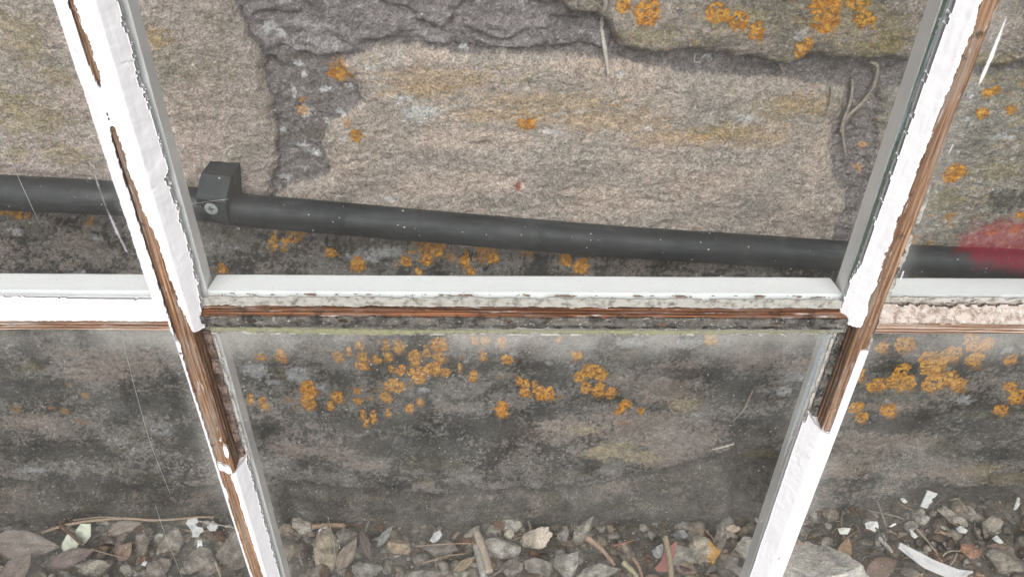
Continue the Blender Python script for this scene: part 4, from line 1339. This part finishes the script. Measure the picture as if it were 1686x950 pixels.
def putty(name, parent, c, t0, t1, vert, p, hw_, wl, wr, keepf, mat, seed=0, thick=.5, lump=.3, label=None, ds=.33, dt=.5, sag=.0, ncr=7):
    """Painted putty: slopes from the tongue's edge down to the glass on both sides and a coat over the tongue; kept where keepf(s, t) is true."""
    s = np.arange(-wl, wr + .01, ds)
    t = np.arange(t0, t1 + .01, dt)
    T, S = np.meshgrid(t, s, indexing='ij')
    a = np.abs(S)
    w = np.where(S < 0, wl, wr)
    slope = (p + thick) * (1 - (a - hw_) / (w - hw_)) + .45
    d = np.where(a < hw_, p + thick, np.minimum(slope, p + thick))
    d = d - sag * np.sin(np.pi * np.clip((a - hw_) / (w - hw_), 0, 1))
    d = d + lump * fbm(S, T, 14, 4, seed + 1, sy=1.6) + .10 * fbm(S, T, 1.4, 2, seed + 3, sy=14)
    d = d + .16 * fbm(S, T, 4.5, 3, seed + 5, .6)
    rc = np.random.default_rng(seed)
    for _ in range(ncr):                         # hairline cracks and dents across the paint
        tc_, sl_, sa, sb = rc.uniform(t0, t1), rc.uniform(-.6, .6), rc.uniform(-wl, wr * .6), rc.uniform(2, 7)
        g = np.abs(T - tc_ - sl_ * S + .8 * fbm(S, T, 4, 2, seed + 7)) / rc.uniform(.28, .5)
        d = d - rc.uniform(.3, .7) * np.exp(-g * g) * smooth(0, 1.5, S - sa) * smooth(0, 1.5, sa + sb - S)
    for _ in range(ncr * 2):                     # blisters and shallow scars
        tc_, sc_, r1, r2 = rc.uniform(t0, t1), rc.uniform(-wl, wr), rc.uniform(.6, 1.8), rc.uniform(1.0, 4.0)
        q_ = ((S - sc_) / r1) ** 2 + ((T - tc_) / r2) ** 2
        d = d + rc.choice([.35, -.3, -.25]) * np.exp(-q_ * q_)
    base = np.where(a < hw_ - .15, p - .35, -.05)
    k = keepf(S, T)
    keep = k[:-1, :-1] & k[1:, 1:] & k[1:, :-1] & k[:-1, 1:]
    d = np.maximum(d, .2)
    return relief(name, to_world(S, T, d, c, vert), to_world(S, T, base, c, vert), keep, mat, parent, None, label)


def vt(px, py, Y=-.009):
    q = at(px, py, Y=Y)
    return q[2] * 1000, q[0] * 1000          # t, x


def bare(rows, c, Y=-.009):
    """rows of (py, px left, px right) -> two tables t -> s of the bare strip."""
    lo, hi = [], []
    for py, a, b in rows:
        t, x = vt(a, py, Y)
        lo.append((t, x - c))
        t, x = vt(b, py, Y)
        hi.append((t, x - c))
    return lo, hi


P_NOSE, HWN = 9.0, 3.7
# ---- left upright
HWL = 4.4
lb = core('glazing_bar', XL, ZB, ZT, True, P_NOSE, HWL, M_WOODZ, 'left upright glazing bar with a stripe of bare brown wood', .5, 3)
moulding(lb, XL, ZB, ZT, True)
LO1, HI1 = bare([(-40, 92, 100), (0, 110, 119), (20, 117, 128), (48, 127, 137), (70, 135, 146), (90, 139, 153), (105, 148, 158), (125, 158, 164), (139, 164, 166), (143, 166, 166),
                 (205, 185, 185), (212, 185, 189), (235, 187, 198), (256, 189, 204), (285, 197, 212), (318, 207, 225), (335, 207, 229), (364, 220, 244), (409, 235, 261), (440, 247, 273), (471, 252, 284), (505, 262, 296), (540, 272, 312)], XL)


def jag(S, T, seed, amp):
    return amp * fbm(S, T, 3.0, 3, seed, sy=1.5)


t_end_r, x_end_r = vt(318, 512, 0.)          # where the right-hand putty stops


def keep_l_up(S, T):
    j = jag(S, T, 201, .55)
    lo, hi = interp(LO1, T), interp(HI1, T)
    bare_m = (S > np.maximum(lo + j - .3, -4.25 + jag(S, T, 207, .25))) & (S < np.minimum(hi + .3, 4.6) + jag(S, T, 202, .9) + .6 * fbm(T, S * .3, 14, 2, 208)) & (hi - lo + .8 * fbm(T, S, 5, 3, 209) > .3)
    right_edge = interp([(520, 9.4), (480, 9.0), (462, 9.8), (441, 9.9), (438, 8.8), (428, 9.2), (400, 9.6), (380, 9.2), (366, 8.0)], T) + jag(S, T, 203, .8)
    left_edge = -13.6 + jag(S, T, 204, .35)
    lowr = T > 362 + 1.0 * (S - 4) * -.6 + jag(S, T, 205, .8)
    ok = (~bare_m) & (S < right_edge) & (S > left_edge)
    ok &= np.where(S > 0, lowr, T > 358 - .5 * S + jag(S, T, 206, .6))
    return ok


putty('putty', lb, XL, 350, ZT - 12, True, P_NOSE, HWL, 14.2, 10.2, keep_l_up, M_PUTTY, 21, .5, .34, 'thick white painted putty on the upper left upright')


def keep_l_left(S, T):
    e = -3.7 + jag(S, T, 211, .4) + .9 * smooth(.3, .6, fbm(T, T * 0, 15, 2, 212))
    return (S < e) & (S > -9.2 + jag(S, T, 213, .3)) & (T < 357 + jag(S, T, 214, .6)) & ~((T > 338) & (T < 353) & (S < -3) & (fbm(S, T, 5, 2, 215) > .4))


putty('putty', lb, XL, ZB + 12, 358, True, P_NOSE, HWL, 9.6, 9.6, keep_l_left, M_PUTTY, 23, .45, .2, 'thin sliver of white paint down the left edge')
tA, _ = vt(392, 762, -.004)


def keep_l_low(S, T):
    e = 1.6 + jag(S, T, 221, .4) + interp([(262, .6), (250, 1.3), (200, 1.6), (150, 2.2), (120, 2.6)], T) - 1.0
    edge = 9.3 + jag(S, T, 223, .45)
    topcut = T < tA + .9 * (S - 5) + jag(S, T, 224, .8)
    a = (S > e) & (S < edge) & topcut
    band = (np.abs(T - (tA + 2 - .6 * S)) < 3.2 + jag(S, T, 225, 1.2)) & (S > -3.6) & (S < 3.0)
    blob = (((S - 3.1) / 1.3) ** 2 + ((T - 280) / 5.5) ** 2 < 1 + jag(S, T, 226, .8)) | (((S - 2.2) / .7) ** 2 + ((T - 289) / 1.2) ** 2 < 1)
    return a | band | blob


putty('putty', lb, XL, ZB + 12, 300, True, P_NOSE, HWL, 9.6, 10.0, keep_l_low, M_PUTTY, 25, .55, .3, 'white putty remaining at the foot of the left upright')

# ---- right upright
M_WOODG = mat_wood('greyed bare wood', 'Z', lin(176, 142, 114), lin(134, 104, 84), lin(158, 142, 128), .45)
rb = core('glazing_bar', XR, ZB, ZT, True, P_NOSE, HWN + .2, M_WOODG, 'right upright glazing bar with grey brown bare wood', .55, 13)
moulding(rb, XR, ZB, ZT, True)
tC, _ = vt(1405, 516, -.004)


def keep_r_up(S, T):
    e = -3.3 + jag(S, T, 231, .8) + .7 * fbm(T, S, 16, 2, 232) + interp([(560, 1.2), (500, .8), (470, -.2), (440, -.3), (400, -.4), (360, -.2)], T)
    edge = -9.6 + jag(S, T, 233, .4) + interp([(520, .9), (490, .2), (440, -.1), (400, 0), (396, -.3), (388, -1.4), (370, -1.2)], T)
    cut = T > tC - 4 + .55 * (-S - 4) * -1.0 + jag(S, T, 234, .7)
    return (S < e) & (S > edge) & cut


putty('putty', rb, XR, 350, ZT - 12, True, P_NOSE, HWN + .2, 11.4, 10, keep_r_up, M_PUTTY, 31, .45, .32, 'white painted putty on the upper right upright')
tD, _ = vt(1336, 700, -.006)
LO2, HI2 = bare([(545, 1398, 1424), (560, 1392, 1419), (600, 1375, 1404), (650, 1352, 1381), (680, 1340, 1368), (696, 1332, 1356), (706, 1330, 1342), (712, 1332, 1332)], XR)


def keep_r_low(S, T):
    hi = interp(HI2, T)
    right = (S > np.where(T > tD - 3, hi, -99) + jag(S, T, 241, .5)) & (S < 9.3 + jag(S, T, 242, .35)) & (T < 352 + jag(S, T, 243, .7))
    left = (S <= 0) & (S > -9.8 + jag(S, T, 244, .55)) & (T < tD + 1.5 + .8 * (-S - 6) + jag(S, T, 245, 1.0))
    right &= (S > 0) | (T < tD - 2 + jag(S, T, 246, 1.2))
    return right | left


putty('putty', rb, XR, ZB + 12, 354, True, P_NOSE, HWN + .2, 10.6, 9.8, keep_r_low, M_PUTTY, 33, .5, .34, 'white painted putty covering the lower right upright')

# ---- level bars between the uprights
HN = 3.6
hl = core('glazing_bar', ZH, XB[0] - 3.4, XL - 3.9, False, P_NOSE - .2, HN, M_WOODX, 'left level glazing bar with bright white putty', .4, 41)
moulding(hl, ZH, XB[0] - 3.4, XL - 10, False)
hc = core('glazing_bar', ZH + .1, XL + 3.9, XR - 4.1, False, 4.8, 3.1, M_WOODO, 'middle level glazing bar of bare orange wood without putty', .35, 51)
moulding(hc, ZH, XL + 10, XR - 10, False)
hr = core('glazing_bar', ZH, XR + 4.1, XB[3] + 3.4, False, P_NOSE - .2, HN, M_WOODX, 'right level glazing bar with flaking grey putty', .5, 61)
moulding(hr, ZH, XR + 10, XB[3] + 3.4, False)


def keep_h_left(S, T):
    return (S > HN - .7 + jag(T, S, 251, .5)) & (S < 10.2 + jag(T, S, 252, .25) - .6 * smooth(-225, -170, T))


putty('putty', hl, ZH, XB[0] - 2.6, XL - 4.2, False, P_NOSE - .2, HN, 10, 10.6, keep_h_left, M_PUTTY, 41, .5, .2, 'bright white putty along the left level bar')


def keep_h_right(S, T):
    holes = fbm(T, S, 4.0, 4, 262, .65, sx=2.5)
    return (S > HN - .9 + jag(T, S, 261, .8)) & (S < 8.4 + jag(T, S, 263, .8)) & (holes < .8)


putty('putty', hr, ZH, XR + 4.4, XB[3] + 2.6, False, P_NOSE - .4, HN, 10, 9.2, keep_h_right, M_PUTTY_WORN, 43, .1, .35, 'cracked pinkish grey putty along the right level bar', dt=.4)


def residue(name, parent, c, t0, t1, vert, s0, s1, dens, mat, seed, h=.5, label=None, d0=0.0):
    """Old putty and grime left on the glass beside a bar."""
    s = np.arange(s0, s1, .33)
    t = np.arange(t0, t1, .42)
    T, S = np.meshgrid(t, s, indexing='ij')
    f = fbm(S, T, 4, 4, seed, .65, sy=2.2) + dens - 1.1 * smooth(.55, 1, np.abs((S - s0) / (s1 - s0) * 2 - 1))
    k = f > 0
    keep = k[:-1, :-1] & k[1:, 1:]
    d = d0 + .15 + h * (.5 + .5 * np.clip(fbm(S, T, 3, 3, seed + 4), -1, 1)) * np.clip(f * 2.5, 0.1, 1)
    return relief(name, to_world(S, T, d, c, vert), to_world(S, T, np.full_like(d, d0 - .03 - .8 * (d0 > 0)), c, vert), keep, mat, parent, None, label)


M_RESID = mat_paint('grey putty residue', lin(168, 164, 156), .6, (20, 300, 300), .8, lin(92, 92, 82), .8)
M_RESID_DK = mat_paint('black mould residue', lin(96, 92, 86), .7, (30, 260, 260), .85, lin(38, 38, 36), .9, 150, lin(176, 174, 166))
M_RESID_SOFT = mat_paint('thin grey paint remains', lin(158, 157, 150), .55, (14, 220, 220), .7, lin(98, 94, 84), .5, 200)
residue('putty_residue', hc, ZH, XL + 5, XR - 5, False, 3.6, 10.6, .62, M_RESID_SOFT, 301, .25, 'grey green putty residue above the bare orange wood')
residue('putty_residue', hc, ZH, XL + 6, XR - 6, False, -9.4, -3.2, .42, M_RESID_DK, 303, .8, 'black mouldy residue below the bare orange wood')
residue('putty_residue', hc, ZH, XL + 4.5, XR - 4.6, False, -3.4, 3.0, .60, M_RESID_DK, 331, .5, 'black weathered crust on the face of the middle bar', 4.7)
M_BROWN = mat_paint('brown stain', lin(112, 92, 80), .5, (20, 200, 200), .8, lin(74, 60, 52), .5)
residue('paint_chip', hc, ZH, XL + 14, XR - 9, False, 9.9, 12.2, -.12, M_BROWN, 341, .2, 'brown patches where the white paint has chipped off')
residue('putty_residue', hc, ZH, XL + 8, XR - 8, False, -13.6, -9.9, -.05, M_RESID, 305, .3, 'thin line of yellowish dirt across the top of the pane')
residue('putty_residue', hr, ZH, XR + 9, XB[3] - 12, False, 7.6, 12.2, .45, M_RESID, 307, .5, 'grey green putty residue behind the right level bar')
residue('putty_residue', lb, XL, 262, 355, True, 3.9, 8.8, .5, mat_paint('pink brown residue', lin(128, 110, 100), .8, (300, 300, 40), .85, lin(66, 54, 46), 1.0), 309, 1.6, 'pinkish brown broken putty bed on the left upright')
residue('putty_residue', lb, XL, 262, 352, True, 8.4, 10.8, .3, M_RESID, 311, .5, 'grey edge of old putty on the glass')
residue('putty_residue', rb, XR, 292, 355, True, -8.8, -4.0, .5, M_RESID_DK, 313, 1.4, 'black mouldy putty bed on the right upright')
residue('putty_residue', rb, XR, 292, 352, True, -11.0, -8.4, .35, M_RESID, 315, .5, 'grey green edge of old putty on the glass')
residue('putty_residue', rb, XR, 372, 440, True, 4.2, 11.5, .3, M_RESID, 317, .9, 'grey putty crumbs right of the right upright')
residue('putty_residue', rb, XR, 440, 600, True, 4.2, 9.0, .0, M_RESID, 319, .6, 'scattered putty crumbs along the upper right upright')
residue('putty_residue', rb, XR, 385, 560, True, -11.6, -9.7, .5, mat_paint('dark green dirt', lin(66, 78, 66), .4, (200, 200, 60), .9, lin(40, 48, 42), .3), 321, .1, 'dark green line of dirt beside the white putty')


# ---- outer frame of the sash
def frame_bar(name, lo, hi, label):
    return box_mesh(name, [q / 1000 for q in lo], [q / 1000 for q in hi], M_PUTTY, sash, .002, label)


frame_bar('stile', (XB[0] - 42, -9, 0), (XB[0] - 3, 24, 760), None)
frame_bar('stile', (XB[3] + 3, -9, 0), (XB[3] + 42, 24, 760), None)
frame_bar('rail', (XB[0] - 2.8, -9, 0), (XB[3] + 2.8, 24, ZB - 3), None)
frame_bar('rail', (XB[0] - 2.8, -9, ZT + 3), (XB[3] + 2.8, 24, 760), None)

# ---- six panes of glass
PANES = {}
for i in range(3):
    for k, (za, zb) in enumerate(((ZB - 1, ZH - 4.0), (ZH + 4.0, ZT + 1))):
        o = box_mesh('glass_pane', ((XB[i] + 4.3) / 1000, .0002, za / 1000), ((XB[i + 1] - 4.3) / 1000, .0030, zb / 1000), M_GLASS if k else M_GLASS_LOW, sash)
        PANES[i, k] = o


def smear(name, pane, poly_px, mat, soft, label, Y=-.0003, step=.8, lift=.00025):
    """A thin coat on the front of a pane; its cover fades over SOFT mm at the rim."""
    P2 = [(at(px, py, Y=Y)[0] * 1000, at(px, py, Y=Y)[2] * 1000) for px, py in poly_px]
    xa, xb = min(p[0] for p in P2), max(p[0] for p in P2)
    za, zb = min(p[1] for p in P2), max(p[1] for p in P2)
    x, z = np.meshgrid(np.arange(xa, xb + step, step), np.arange(za, zb + step, step), indexing='ij')
    sd = poly_sd(x.astype(np.float32), z.astype(np.float32), P2) + .5 * soft * fbm(x, z, 6, 3, 401) * min(1, soft)
    k = sd > 0
    keep = k[:-1, :-1] | k[1:, 1:]
    cov = smooth(0, soft, sd)
    P_ = np.stack([x, np.full_like(x, Y * 1000), z], -1) / 1000
    B_ = P_.copy()
    B_[..., 1] += lift
    V = P_.reshape(-1, 3)
    return build(name, V, grid_faces(*x.shape, keep), mat, pane, np.repeat(cov.reshape(-1, 1), 3, 1), True, label)


smear('red_reflection', PANES[2, 1], [(1562, 412), (1575, 382), (1610, 360), (1660, 350), (1730, 345), (1790, 350), (1790, 470), (1700, 462), (1640, 452), (1590, 440)], M_RED, 7.0, 'blurred dark red reflection painted on the glass')  # reflection of an unseen red thing, painted as a film on the pane
smear('paint_streak', PANES[2, 1], [(1659, 22), (1656, 40), (1636, 96), (1618, 135), (1606, 152), (1612, 130), (1630, 88), (1648, 44)], M_WHITEFILM, .7, 'thin bright white streak on the glass', step=.3)
smear('paint_streak', PANES[2, 1], [(1569, 236), (1571, 238), (1563, 254), (1560, 255)], M_WHITEFILM, .4, None, step=.25)
smear('paint_streak', PANES[2, 1], [(1486, 446), (1490, 446), (1485, 460), (1480, 462)], M_WHITEFILM, .4, None, step=.25)
smear('paint_streak', PANES[1, 0], [(357, 560), (366, 600), (374, 640), (390, 690), (404, 742), (398, 742), (384, 700), (366, 650), (362, 610)], M_BLUE, .9, 'bluish white line of old paint on the glass edge', step=.35)
smear('paint_streak', PANES[1, 0], [(1362, 545), (1366, 552), (1344, 612), (1322, 672), (1290, 760), (1280, 790), (1284, 768), (1308, 690), (1334, 612), (1352, 560)], M_BLUE, .9, 'bluish white line of old paint beside the right bar', step=.35)
smear('paint_streak', PANES[1, 1], [(1562, 0), (1567, 0), (1530, 95), (1490, 200), (1450, 300), (1425, 372), (1422, 372), (1450, 290), (1490, 184), (1528, 85)], M_BLUE, .8, 'pale blue line of old paint on the glass edge', step=.35)
smear('paint_streak', PANES[0, 1], [(150, 275), (158, 290), (176, 340), (205, 400), (214, 420), (206, 415), (190, 385), (168, 330)], M_FAINT, .8, 'broken white brush marks on the glass', step=.3)
smear('grime', PANES[1, 0], [(335, 536), (700, 541), (1380, 543), (1384, 549), (1100, 552), (800, 550), (600, 553), (336, 546)], M_GRIME, 1.6, 'yellow green grime along the top of the pane', step=.6)


def thread(pts, label, Y, r=.00009):
    P = [at(px, py, Y=Y) for px, py in pts]
    o = tube('spider_thread', P, [r] * len(P), M_THREAD, None, 6, None, 0, 0, None, 8)
    return tag(o, label, 'spider thread', 'spider threads behind the glass')


M_THREAD = Mat('spider silk')
M_THREAD = M_THREAD.done(M_THREAD.principled((.5, .5, .5), .4, .5))
thread([(-20, 175), (0, 225), (30, 292), (62, 362)], 'fine grey thread slanting across the top left pane', .0075)
thread([(202, 560), (225, 650), (250, 735), (280, 812)], 'fine thread down the lower left pane under the level bar', .0075)
thread([(256, 832), (272, 880), (304, 960)], 'fine bright thread over the chips at the bottom left', .0075)
thread([(540, 850), (549, 890), (552, 915), (560, 960)], 'fine thread over the chips in the middle lower pane', .0075)
thread([(300, 341), (330, 334), (376, 328)], 'short thread from the bar to the screw of the pipe clip', .0300)

for o in list(scene.objects):
    if o.type == 'MESH' and o.parent is not None:
        o.matrix_parent_inverse = Matrix.Identity(4)
